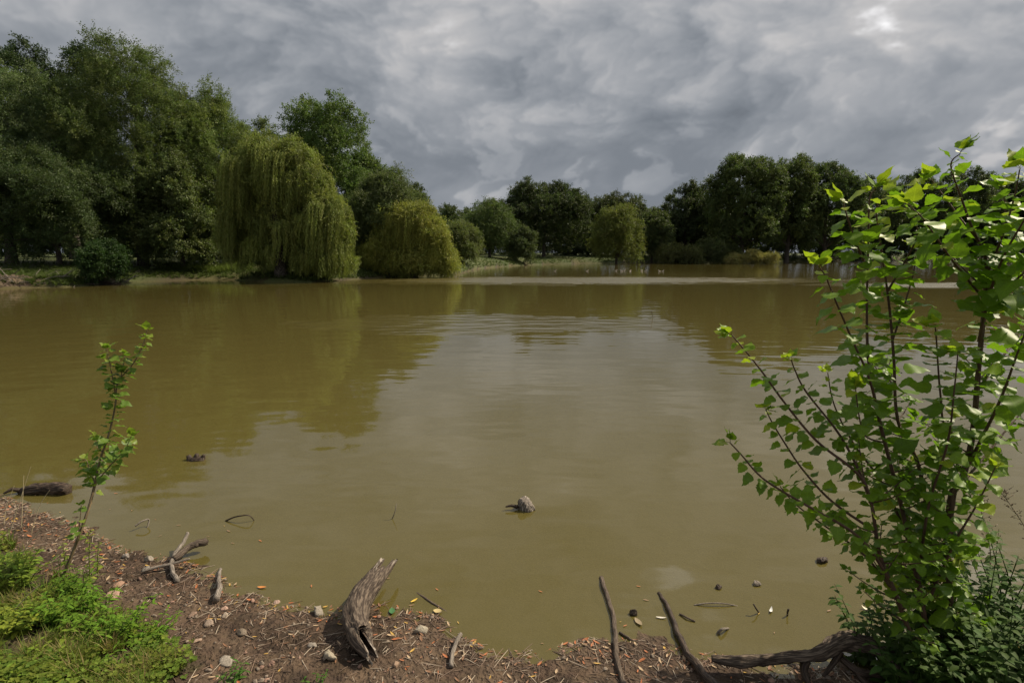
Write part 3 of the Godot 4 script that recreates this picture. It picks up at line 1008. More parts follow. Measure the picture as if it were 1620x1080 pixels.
func hollow_log() -> void:
	var axis := spline(grounded([[607, 897, 0.10], [590, 920, 0.10], [569, 950, 0.085], [563, 985, 0.07], [575, 1015, 0.065], [590, 1035, 0.06]]), 8)
	var base: Vector3 = axis[20]
	base.y = ground_height(base.x, base.z)
	var root := thing("hollow_log", base, "weathered bent hollow log at the near waterline, broken at both ends", "log")
	axis = shifted(axis, base)
	var count := axis.size()
	var sides := 30
	for layer in 2:
		var sh := Shape.new()
		var nrm := Vector3.UP
		var run := 0.0
		for i in count:
			var t: Vector3 = (axis[mini(i + 1, count - 1)] - axis[maxi(i - 1, 0)]).normalized()
			nrm = (Vector3.UP - t * t.y).normalized()
			var bin := t.cross(nrm)
			var f := float(i) / (count - 1)
			if i > 0: run += (axis[i] - axis[i - 1]).length()
			for k in sides + 1:
				var a := TAU * (k % sides) / sides
				var dir := nrm * cos(a) + bin * sin(a)
				var r := 0.044 + 0.012 * sin(minf(1.0, f * 1.15) * PI) + 0.006 * f
				r *= 1.0 + 0.16 * bumps.get_noise_3d(cos(a) * 1.2, sin(a) * 1.2, run * 4.0) + 0.10 * bumps.get_noise_3d(cos(a) * 5.0, sin(a) * 5.0, run * 3.0 + 9.0)
				# a torn seam along the upper side of the lower half
				var seam := exp(-pow((wrapf(a, -PI, PI) - 0.5) / 0.35, 2.0)) * clampf((f - 0.45) * 5.0, 0.0, 1.0)
				r *= 1.0 - 0.28 * seam * (0.6 + bumps.get_noise_2d(run * 18.0, a * 2.0))
				r *= 1.0 + 0.18 * exp(-pow((f - 0.52) / 0.06, 2.0)) * maxf(0.0, cos(a - 0.7)) - 0.34 * smoothstep(0.74, 1.0, f)
				if layer == 1: r *= 0.70
				var p: Vector3 = axis[i] + dir * r
				# ragged ends: the upper end has two prongs, the lower end opens on its top side
				var ragged := bumps.get_noise_2d(cos(a) * 2.4 + 7.0, sin(a) * 2.4) + 0.6 * bumps.get_noise_2d(cos(a) * 7.0 + 7.0, sin(a) * 7.0)
				if f < 0.22: p += t * (0.22 - f) * (0.15 + 0.75 * ragged + 0.30 * cos(2.0 * a))
				if f > 0.72: p -= t * (f - 0.72) * (0.14 * ragged + 0.75 * maxf(0.0, cos(a + 0.6)))
				sh.point(p, Vector2(float(k) / sides, run))
		for i in count - 1:
			for k in sides:
				var p := i * (sides + 1) + k
				var q := p + sides + 1
				if layer == 0:
					sh.tri(p, q, p + 1); sh.tri(p + 1, q, q + 1)
				else:
					sh.tri(p, p + 1, q); sh.tri(p + 1, q + 1, q)
		part("shell" if layer == 0 else "hollow", sh.mesh(M.driftwood if layer == 0 else M.wet_wood), root)
		if layer == 0: M.log_outer = sh
		else:
			# the broken rims that join outside and inside
			for e in [0, count - 1]:
				var rim := Shape.new()
				var o: Shape = M.log_outer
				for k in sides + 1:
					var at_: int = e * (sides + 1) + k
					rim.point(o.v[at_], Vector2(float(k) / sides, 0.0))
					rim.point(sh.v[at_], Vector2(float(k) / sides, 0.06))
				for k in sides:
					if e == 0:
						rim.tri(k * 2, k * 2 + 2, k * 2 + 1); rim.tri(k * 2 + 1, k * 2 + 2, k * 2 + 3)
					else:
						rim.tri(k * 2, k * 2 + 1, k * 2 + 2); rim.tri(k * 2 + 1, k * 2 + 3, k * 2 + 2)
				part("broken_rim", rim.mesh(M.grey_wood), root)
	M.erase("log_outer")

func chunk(called: String, px: float, py: float, size: Vector3, turn: float, sink: float, m: Material, label: String, category: String, seed_: float, jag := 0.35, color := Color.WHITE) -> void:
	var p := ground_at(px, py)
	if p.y < 0.0: p = level(px, py)
	var o := single(called, lump(size, seed_, jag, m, color), p + Vector3(0, size.y * (0.5 - sink), 0), label, category)
	o.rotation.y = turn

# an angular lump: a sphere cut by a few planes and roughened
func lump(size: Vector3, seed_: float, jag: float, m: Material, color := Color.WHITE, rows := 14, low := 0.55) -> ArrayMesh:
	rng.seed = int(seed_ * 977.0) + 13
	var planes := []
	for k in 9: planes.append([random_direction(), rng.randf_range(low, 0.9)])
	var sh := Shape.new()
	var cols := rows * 2
	for j in rows + 1:
		for i in cols + 1:
			var e := PI * (float(j) / rows - 0.5)
			var a := TAU * (i % cols) / cols
			var d := Vector3(cos(e) * cos(a), sin(e), cos(e) * sin(a))
			var r := 1.0
			for q in planes:
				var c: float = d.dot(q[0])
				if c > 0.01: r = minf(r, q[1] / c)
			r = lerpf(1.0, r, minf(1.0, jag * 2.2)) * (1.0 + jag * 0.5 * bumps.get_noise_3d(d.x * 2.2 + seed_, d.y * 2.2, d.z * 2.2))
			sh.point(d * r * size * 0.5, Vector2(float(i) / cols, float(j) / rows * 0.3), color)
	for j in rows:
		for i in cols:
			var p := j * (cols + 1) + i
			var q := p + cols + 1
			sh.tri(p, p + 1, q); sh.tri(p + 1, q + 1, q)
	sh.smooth()
	if sh.n[cols * 3].dot(sh.v[cols * 3]) < 0.0:
		for k in range(0, sh.i.size(), 3):
			var t := sh.i[k + 1]
			sh.i[k + 1] = sh.i[k + 2]
			sh.i[k + 2] = t
		sh.smooth()
	return sh.mesh(m)

func make_driftwood() -> void:
	hollow_log()
	# floating log at the left
	var p := level(68, 779)
	var root := thing("sunken_log", p + Vector3(0, -0.05, 0), "dark wet log lying half sunk at the left edge", "log")
	var sh := Shape.new()
	var line := spline(shifted([at(30, 784, p.z * -1 + 0.04) , at(50, 776, -p.z), at(80, 774, -p.z), at(108, 774, -p.z - 0.02)], root.position), 8)
	tube(sh, line, resampled([0.028, 0.05, 0.052, 0.05, 0.036], line.size()), 18, 0.22, 3.0)
	part("log_body", sh.mesh(M.wet_wood), root)
	sh = Shape.new()
	tube(sh, [line[4] + Vector3(0, 0.03, 0.02), line[4] + Vector3(-0.05, 0.055, 0.05), line[4] + Vector3(-0.09, 0.03, 0.08)], [0.02, 0.014, 0.006], 8, 0.2)
	part("branch_stub", sh.mesh(M.wet_wood), root)
	# small broken stump farther out
	p = level(308, 727)
	root = thing("broken_stump", p + Vector3(0, -0.06, 0), "small dark broken stump poking out of the calm water", "stump")
	for q in [[-0.035, 0.10, 0.03, -0.02], [0.012, 0.115, 0.028, 0.01], [0.05, 0.105, 0.02, 0.03]]:
		sh = Shape.new()
		tube(sh, spline([Vector3(q[0], -0.03, 0), Vector3(q[0] * 1.1, 0.04, 0.01), Vector3(q[0] * 1.15 + q[3], q[1], 0)], 5), taper(11, q[2] * 1.25, q[2] * 0.55, 2.0), 9, 0.35, q[0] * 50.0)
		part("splinter", sh.mesh(M.wet_wood), root)
	sh = Shape.new()
	tube(sh, spline([Vector3(-0.08, -0.01, 0.02), Vector3(0.0, 0.055, 0.02), Vector3(0.085, 0.06, 0.0)], 6), taper(13, 0.03, 0.035), 9, 0.3, 5.0)
	part("stump_body", sh.mesh(M.wet_wood), root)
	# block of wood in the middle of the water
	p = level(832, 804)
	root = thing("wood_block", p + Vector3(0, -0.03, 0), "square cut block of wood standing in the water mid pond", "wood block")
	var blk := lump(Vector3(0.15, 0.15, 0.14), 4.3, 0.40, M.grey_wood, Color.WHITE, 18)
	var b := part("block", blk, root)
	b.position.y = 0.045
	b.rotation = Vector3(0.25, -0.5, -0.25)
	sh = Shape.new()
	tube(sh, spline([Vector3(-0.06, 0.05, 0.02), Vector3(-0.10, 0.06, 0.02), Vector3(-0.145, 0.055, 0.03)], 4), taper(9, 0.016, 0.005), 7, 0.2)
	part("splinter", sh.mesh(M.wet_wood), root)
	# forked driftwood on the left shore
	var pts := grounded([[297, 842, 0.10], [290, 857, 0.07], [279, 872, 0.05], [271, 888, 0.03], [273, 905, 0.02], [280, 918, 0.015]])
	stick("crooked_stick", pts, 0.010, 0.014, M.grey_wood, "crooked upright stick leaning over the forked driftwood, left shore", "stick", "sticks on the near shore")
	stick("driftwood_stub", grounded([[274, 885, 0.03], [298, 866, 0.05], [312, 860, 0.06], [325, 856, 0.06]]), 0.018, 0.023, M.driftwood, "short thick pale driftwood end pointing into the water, left shore", "driftwood", "", 0.2, 14)
	stick("thin_stick", grounded([[228, 902, 0.02], [262, 894, 0.035], [299, 884, 0.05]]), 0.010, 0.006, M.grey_wood, "thin straight stick lying across the crooked stick", "stick", "sticks on the near shore")
	stick("cut_stick", grounded([[343, 948, 0.025], [346, 925, 0.03], [348, 900, 0.0]]), 0.018, 0.008, M.grey_wood, "short grey stick half in the water, left of the hollow log", "stick", "sticks on the near shore", 0.1, 12)
	stick("curved_stick", grounded([[714, 1055, 0.015], [715, 1035, 0.025], [722, 1015, 0.03], [729, 1003, 0.03]]), 0.010, 0.009, M.grey_wood, "short curved stick on the mud right of the hollow log", "stick", "sticks on the near shore", 0.12, 12)
	stick("long_stick", grounded([[992, 1092, 0.02], [982, 1065, 0.012], [975, 1035, 0.012], [973, 1000, 0.006], [968, 965, 0.006], [956, 930, 0.008], [951, 913, 0.0]]), 0.012, 0.012, M.driftwood, "long muddy stick running from the shore into the water, bottom middle", "stick", "sticks on the near shore", 0.25, 12)
	root = stick("forked_stick", grounded([[1140, 1092, 0.03], [1118, 1070, 0.035], [1092, 1040, 0.02], [1076, 1010, 0.012], [1066, 985, 0.008], [1056, 958, 0.010], [1042, 938, 0.0]]), 0.020, 0.009, M.wet_wood, "long dark wet stick running into the water left of the driftwood branch", "stick", "sticks on the near shore", 0.25, 12)
	# the big bare branch at the lower right
	pts = spline(grounded([[1126, 1041, 0.06], [1170, 1046, 0.06], [1230, 1041, 0.07], [1290, 1036, 0.09], [1322, 1020, 0.11], [1348, 1013, 0.12], [1385, 1025, 0.11], [1412, 1047, 0.08], [1450, 1090, 0.03]]), 8)
	var base := pts[36] as Vector3
	base.y = ground_height(base.x, base.z)
	root = thing("driftwood_branch", base, "thick bare knotted branch lying at the water under the sapling", "branch")
	sh = Shape.new()
	tube(sh, shifted(pts, base), resampled([0.010, 0.022, 0.021, 0.024, 0.032, 0.040, 0.028, 0.022, 0.020], pts.size()), 20, 0.5, 8.0)
	part("main_limb", sh.mesh(M.driftwood), root)
	for q in [[[[1276, 1044, 0.07], [1272, 1060, 0.03], [1281, 1084, 0.0]], 0.020, 0.011], [[[1330, 1030, 0.09], [1318, 1050, 0.05], [1303, 1070, 0.0]], 0.014, 0.008],
			[[[1330, 1040, 0.06], [1360, 1062, 0.04], [1400, 1068, 0.02]], 0.014, 0.016], [[[1350, 1052, 0.05], [1365, 1075, 0.02], [1385, 1092, 0.0]], 0.012, 0.009], [[[1380, 1028, 0.10], [1420, 1036, 0.10], [1450, 1055, 0.06]], 0.020, 0.012]]:
		sh = Shape.new()
		var l := spline(shifted(grounded(q[0]), base), 6)
		tube(sh, l, taper(l.size(), q[1], q[2]), 11, 0.3, q[1] * 400.0)
		part("side_branch", sh.mesh(M.wet_wood), root)
	# twigs standing and floating in the water
	stick("water_twig", [level(213, 832, 0.03), level(225, 824, 0.05), level(235, 822.5, 0.04), level(230, 840, -0.02)], 0.006, 0.004, M.grey_wood, "pale bent twig standing in the water above the left shore", "twig", "twigs in the water")
	stick("water_twig", [level(357, 824, 0.0), level(370, 818, 0.03), level(392, 815, 0.045), level(402, 823, 0.0)], 0.006, 0.003, M.wet_wood, "dark arched twig in the water right of the crooked stick", "twig", "twigs in the water")
	stick("water_twig", [level(619, 822, -0.01), level(624, 812, 0.04), level(627, 796, 0.10)], 0.004, 0.002, M.grey_wood, "thin twig standing upright left of the wood block", "twig", "twigs in the water")
	stick("water_twig", [level(1031, 492, 0.24), level(1032, 497, 0.12), level(1034, 502, -0.04)], 0.010, 0.006, M.grey_wood, "distant pale stick standing in the middle of the pond", "twig", "twigs in the water")
	stick("water_twig", [level(1098, 957, 0.0), level(1120, 954, 0.012), level(1150, 955, 0.01), level(1178, 962, -0.012)], 0.004, 0.003, M.grey_wood, "long thin twig arching flat on the water, bottom right", "twig", "twigs in the water")
	stick("water_twig", [level(1076, 971, 0.004), level(1088, 977, 0.008), level(1100, 983, 0.003)], 0.005, 0.004, M.driftwood, "short stick floating right of the dark wet stick", "twig", "twigs in the water")
	stick("water_twig", [level(980, 1000, 0.004), level(990, 1006, 0.006), level(1001, 1013, 0.003)], 0.006, 0.005, M.driftwood, "short stick afloat touching the long muddy stick", "twig", "twigs in the water")
	stick("water_twig", [level(1192, 955, 0.05), level(1197, 963, 0.03), level(1202, 971, -0.01)], 0.004, 0.004, M.wet_wood, "short dark twig standing left of the floating feather", "twig", "twigs in the water")
	stick("water_twig", [level(1248, 963, 0.04), level(1246, 970, 0.015), level(1246, 975, -0.01)], 0.005, 0.004, M.wet_wood, "tiny dark twig standing right of the floating feather", "twig", "twigs in the water")
	stick("water_twig", [level(1136, 1001, 0.0), level(1143, 995, 0.025), level(1153, 994, 0.0)], 0.007, 0.005, M.grey_wood, "short pale bent twig in the water above the bare branch", "twig", "twigs in the water")
	stick("sunken_stick", [level(660, 938, -0.004), level(680, 951, 0.002), level(710, 970, -0.006)], 0.006, 0.006, M.driftwood, "stick barely showing through the water right of the hollow log", "stick")
	chunk("drift_clump", 1300, 888, Vector3(0.075, 0.05, 0.06), 0.4, 0.35, M.wet_wood, "small ragged clump of debris floating near the sapling's lowest leaves", "debris", 6.1, 0.6)
	chunk("drift_clump", 1137, 930, Vector3(0.045, 0.03, 0.04), 0.8, 0.35, M.wet_wood, "tiny dark clump floating left of the speckled clump", "debris", 7.3, 0.6)
	chunk("drift_clump", 1198, 925, Vector3(0.05, 0.035, 0.04), 1.1, 0.35, M.grey_wood, "tiny speckled clump floating above the thin arching twig", "debris", 8.7, 0.6)
	chunk("drift_clump", 1002, 972, Vector3(0.04, 0.05, 0.04), 1.1, 0.35, M.wet_wood, "dark knob of wood between the two long sticks", "debris", 9.1, 0.5)
	# stones that stand out
	var grey := Color(0.32, 0.28, 0.23)
	var pink := Color(0.42, 0.27, 0.21)
	var stones := "stones on the near shore"
	for q in [[235, 888, 0.065, 0.045, grey, "round grey stone behind the thin straight stick"], [199, 882, 0.055, 0.035, Color(0.26, 0.23, 0.2), "grey stone at the waterline at the start of the left shore"],
			[228, 902, 0.07, 0.03, Color(0.22, 0.2, 0.17), "flat dark grey stone under the end of the thin stick"], [175, 945, 0.115, 0.035, pink, "flat pink brick fragment on the left mud beside the weeds"],
			[242, 946, 0.05, 0.045, Color(0.20, 0.155, 0.115), "upright brown stone right of the pink brick fragment"], [187, 928, 0.075, 0.035, Color(0.36, 0.22, 0.15), "orange brown stone above the pink brick fragment"],
			[503, 970, 0.085, 0.05, grey, "rounded pale stone at the waterline left of the hollow log"], [664, 1000, 0.085, 0.06, Color(0.40, 0.36, 0.28), "pointed pale stone right of the hollow log"],
			[521, 1042, 0.085, 0.05, Color(0.42, 0.37, 0.28), "flat topped pale stone below the hollow log, left"], [625, 1055, 0.045, 0.04, Color(0.36, 0.25, 0.17), "small rounded tan stone below the hollow log, right"],
			[437, 955, 0.04, 0.03, Color(0.42, 0.30, 0.24), "small pink stone at the waterline among orange leaves"], [360, 1046, 0.085, 0.03, Color(0.34, 0.30, 0.25), "flat grey slab of stone at the bottom left mud"],
			[380, 1003, 0.06, 0.035, Color(0.22, 0.18, 0.13), "dark angular stone on the mud below the cut stick"], [354, 976, 0.05, 0.03, Color(0.40, 0.33, 0.26), "pale flat stone just below the cut stick"],
			[356, 963, 0.05, 0.02, Color(0.45, 0.30, 0.23), "small flat pink stone close under the cut stick"], [310, 1015, 0.06, 0.02, Color(0.42, 0.30, 0.22), "flat pinkish stone by the tip of the bright weeds"],
			[114, 916, 0.07, 0.03, Color(0.40, 0.34, 0.28), "pale stone at the foot of the slim left sapling"], [304, 975, 0.06, 0.04, Color(0.28, 0.19, 0.14), "brown wedge of stone mid way on the left mud"],
			[332, 988, 0.07, 0.04, Color(0.34, 0.26, 0.2), "tilted grey brown stone right of the brown wedge"], [496, 1022, 0.06, 0.02, Color(0.28, 0.25, 0.21), "thin grey flat stone left of the flat topped stone"]]:
		var w := ground_at(q[0], q[1])
		var o := single("stone", lump(Vector3(q[2], q[3], q[2] * 0.8), q[0] * 0.01, 0.5, M.stone, q[4], 11, 0.32), w + Vector3(0, q[3] * 0.18, 0), q[5], "stone", stones)
		o.rotation.y = q[0]
	# leaves and a feather that stand out on the water
	floating_leaf(1010, 985, 0.065, 0.028, Color(0.26, 0.20, 0.12), 0.3, "large tan leaf floating between the two long sticks")
	floating_leaf(692, 968, 0.045, 0.036, Color(0.46, 0.36, 0.16), 1.2, "pale yellow leaf floating right of the hollow log")
	floating_leaf(655, 951, 0.045, 0.014, Color(0.62, 0.42, 0.06), 2.4, "narrow bright yellow leaf afloat beside the hollow log's shadow")
	floating_leaf(414, 930, 0.05, 0.02, Color(0.50, 0.20, 0.05), 1.5, "single orange leaf afloat off the left shore")
	floating_leaf(620, 968, 0.055, 0.03, Color(0.05, 0.15, 0.05), 0.2, "dark green leaf on the mud right of the hollow log")
	floating_leaf(1220, 967, 0.045, 0.014, Color(0.75, 0.74, 0.70), 2.6, "small white feather floating above the bare branch", "feather", 0.35)
	floating_leaf(1372, 965, 0.05, 0.016, Color(0.78, 0.72, 0.55), 0.8, "curled cream feather floating near the sapling", "feather", 0.5)
	floating_leaf(1046, 978, 0.05, 0.012, Color(0.62, 0.58, 0.5), 1.4, "slim pale leaf lying across the dark wet stick", "leaf")

func floating_leaf(px: float, py: float, length: float, width: float, col: Color, turn: float, label: String, called := "leaf", curl := 0.12) -> void:
	var p := ground_at(px, py)
	if p.y < 0.0: p = level(px, py)
	var sh := Shape.new()
	for k in 8:
		var f := k / 7.0
		var w := width * 0.5 * pow(sin(PI * clampf(f * 0.94 + 0.03, 0, 1)), 0.8)
		var z := (f - 0.5) * length
		var y := curl * length * pow(absf(f - 0.45) * 1.6, 2.0)
		sh.point(Vector3(-w, y + w * 0.25, z), Vector2.ZERO, col * 0.92)
		sh.point(Vector3(0, y, z), Vector2.ZERO, col)
		sh.point(Vector3(w, y + w * 0.25, z), Vector2.ZERO, col * 1.04)
	for k in 7:
		for e in 2:
			var a := k * 3 + e
			sh.tri(a, a + 3, a + 1); sh.tri(a + 1, a + 3, a + 4)
	var o := single("fallen_leaf" if called == "leaf" else called, sh.mesh(M.dry), p + Vector3(0, 0.004, 0), label, called)
	o.rotation.y = turn

# ---------------------------------------------------------------- ducks far out
func make_ducks() -> void:
	var spots := [[878, 429, 1, "leftmost lone duck on the far water"], [929, 429, 1, "second lone duck from the left on the far water"], [974.5, 428.5, 1, "first duck of the loose flock right of the lone ducks"],
		[983.5, 429, -1, "left duck of the close pair in the middle of the flock"], [987.5, 428.5, 1, "right duck of the close pair in the middle of the flock"], [997, 429, 1, "single duck between the two close pairs"],
		[1015, 428.5, 1, "left duck of the second close pair"], [1021, 429, 1, "right duck of the second close pair"], [1043.5, 429.3, -1, "left duck of the rightmost pair"], [1048.5, 429.3, 1, "right duck of the rightmost pair"]]
	var sh := Shape.new()
	var pts := spline([Vector3(-0.27, 0.10, 0), Vector3(-0.18, 0.07, 0), Vector3(0.0, 0.06, 0), Vector3(0.13, 0.08, 0), Vector3(0.18, 0.17, 0), Vector3(0.19, 0.25, 0), Vector3(0.24, 0.28, 0), Vector3(0.30, 0.265, 0), Vector3(0.35, 0.255, 0)], 4)
	var radii := resampled([0.012, 0.06, 0.11, 0.095, 0.055, 0.04, 0.05, 0.02, 0.008], pts.size())
	tube(sh, pts, radii, 12)
	for k in sh.v.size():
		sh.v[k].z *= 1.1
		var x := sh.v[k].x
		sh.c[k] = Color(0.26, 0.22, 0.18) if x < 0.1 else (Color(0.38, 0.35, 0.30) if x < 0.28 else Color(0.5, 0.3, 0.06))
	var mesh := sh.mesh(M.feather)
	for s in spots:
		var p := level(s[0], s[1])
		var o := single("duck", mesh, p, s[3], "duck", "ducks on the far water")
		o.rotation.y = (0.0 if s[2] > 0 else PI) + fmod(s[0], 1.3) - 0.6
		o.scale = Vector3.ONE * 0.5

# ---------------------------------------------------------------- saplings
# a poplar leaf with its stalk: the blade lies along +z, its upper face towards +y
func poplar_leaf(seed_: int) -> ArrayMesh:
	rng.seed = seed_
	var sh := Shape.new()
	var ts := [0.0, 0.03, 0.09, 0.17, 0.26, 0.36, 0.47, 0.58, 0.69, 0.79, 0.88, 1.0]
	var ws := [0.04, 0.22, 0.36, 0.44, 0.47, 0.47, 0.43, 0.37, 0.28, 0.18, 0.08, 0.0]
	var droop := rng.randf_range(0.1, 0.6)
	var fold := rng.randf_range(0.0, 0.25)
	var wave := rng.randf_range(0.03, 0.075)
	var ph := rng.randf() * TAU
	var stalk := 0.36
	var skew := rng.randf_range(-0.07, 0.07)
	for k in 12:
		var t: float = ts[k]
		var y := -droop * t * t * 0.6
		var z := stalk + t
		var tooth := 1.0 + (0.07 if k % 2 == 0 else -0.07)
		var wl: float = ws[k] * (tooth + rng.randf_range(-0.06, 0.06))
		var wr: float = ws[k] * (2.0 - tooth + rng.randf_range(-0.06, 0.06))
		var x := skew * sin(t * PI)
		sh.point(Vector3(x - wl, y + fold * wl + wave * sin(t * 13.0 + ph), z - 0.10 * wl), Vector2(0, t))
		sh.point(Vector3(x, y, z), Vector2(0.5, t), Color(1.2, 1.15, 1.3))
		sh.point(Vector3(x + wr, y + fold * wr + wave * sin(t * 11.0 + ph + 2.0), z - 0.10 * wr), Vector2(1, t))
	for k in 11:
		for e in 2:
			var a := k * 3 + e
			sh.tri(a, a + 3, a + 1); sh.tri(a + 1, a + 3, a + 4)
	tube(sh, [Vector3(0, 0.06, 0), Vector3(0, 0.05, stalk * 0.5), Vector3(0, 0, stalk + 0.03)], [0.014, 0.011, 0.010], 3, 0.0, 0.0, false, Color(1.6, 0.75, 1.5))
	return sh.mesh(M.leaf)

func leaf_place(p: Vector3, out_: Vector3, size: float, roll: float) -> Transform3D:
	var z := out_.normalized()
	var up := (Vector3.UP - z * z.y).normalized()
	var x := up.cross(z).normalized()
	up = up.rotated(z, roll)
	x = x.rotated(z, roll)
	return Transform3D(Basis(x, up, z) * size, p)

# leaves set round a stem: list of [transform, age 0 young .. 1 old]
func leaves_on(pts: Array, from: float, spacing: float, size: float, out: Array, holder: Node3D, tip := true, young := true) -> void:
	var total := 0.0
	for i in pts.size() - 1: total += (pts[i + 1] - pts[i]).length()
	var run := 0.0
	var next := total * from
	var turn := rng.randf() * TAU
	for i in pts.size() - 1:
		var a: Vector3 = pts[i]
		var b: Vector3 = pts[i + 1]
		var l := (b - a).length()
		while next < run + l:
			var f := next / total
			var p := a.lerp(b, (next - run) / l)
			var t := (b - a) / l
			var n := t.cross(Vector3.RIGHT if absf(t.x) < 0.8 else Vector3.FORWARD).normalized().rotated(t, turn)
			var out_ := n + t * rng.randf_range(0.1, 0.6) + Vector3(0, rng.randf_range(-0.65, 0.15), 0)
			var s := size * rng.randf_range(0.55, 1.12) * (1.0 - 0.35 * smoothstep(0.8, 1.0, f))
			out.append([leaf_place(p, out_, s, rng.randf_range(-0.6, 0.6)), (rng.randf_range(0.0, 0.4) if young and f > 0.88 else rng.randf_range(0.2, 1.0)), holder])
			turn += 2.4 + rng.randf_range(-0.4, 0.4)
			next += spacing * rng.randf_range(0.24, 0.50)
		run += l
	if tip:
		var end: Vector3 = pts[-1]
		var t2: Vector3 = (pts[-1] - pts[-2]).normalized()
		for k in 5:
			out.append([leaf_place(end, t2 * 0.9 + random_direction() * 0.8, size * rng.randf_range(0.5, 0.9), rng.randf_range(-0.7, 0.7)), rng.randf_range(0.0, 0.3) if young else 0.75, holder])

func hang_leaves(root: Node3D, base: Vector3, found: Array, meshes: Array, shades: Array, most: int) -> void:
	# the ones that show largest become leaves of their own
	var eye := Vector3(0, EYE_HEIGHT, 0)
	for q in found:
		var p: Vector3 = q[0].origin
		var s: float = q[0].basis.x.length() / (p - eye).length()
		var in_view := p.z < -0.5 and absf(p.x / p.z) < 0.9
		q.append(s if in_view else 0.0)
	found.sort_custom(func(a, b): return a[3] > b[3])
	var rest := []
	var cols := PackedColorArray()
	for k in found.size():
		var q: Array = found[k]
		var place: Transform3D = q[0]
		place.origin -= base
		var age: float = clampf(q[1] + rng.randf_range(-0.15, 0.15), 0.0, 0.999)
		var shade := int(age * shades.size())
		if k < most:
			var o := part("leaf", meshes[k % meshes.size()], q[2])
			o.transform = place
			o.material_override = shades[shade]
		else:
			rest.append(place)
			cols.append((shades[shade].albedo_color as Color).srgb_to_linear())
	if rest.size():
		copies("foliage", meshes[0], rest, cols, root)

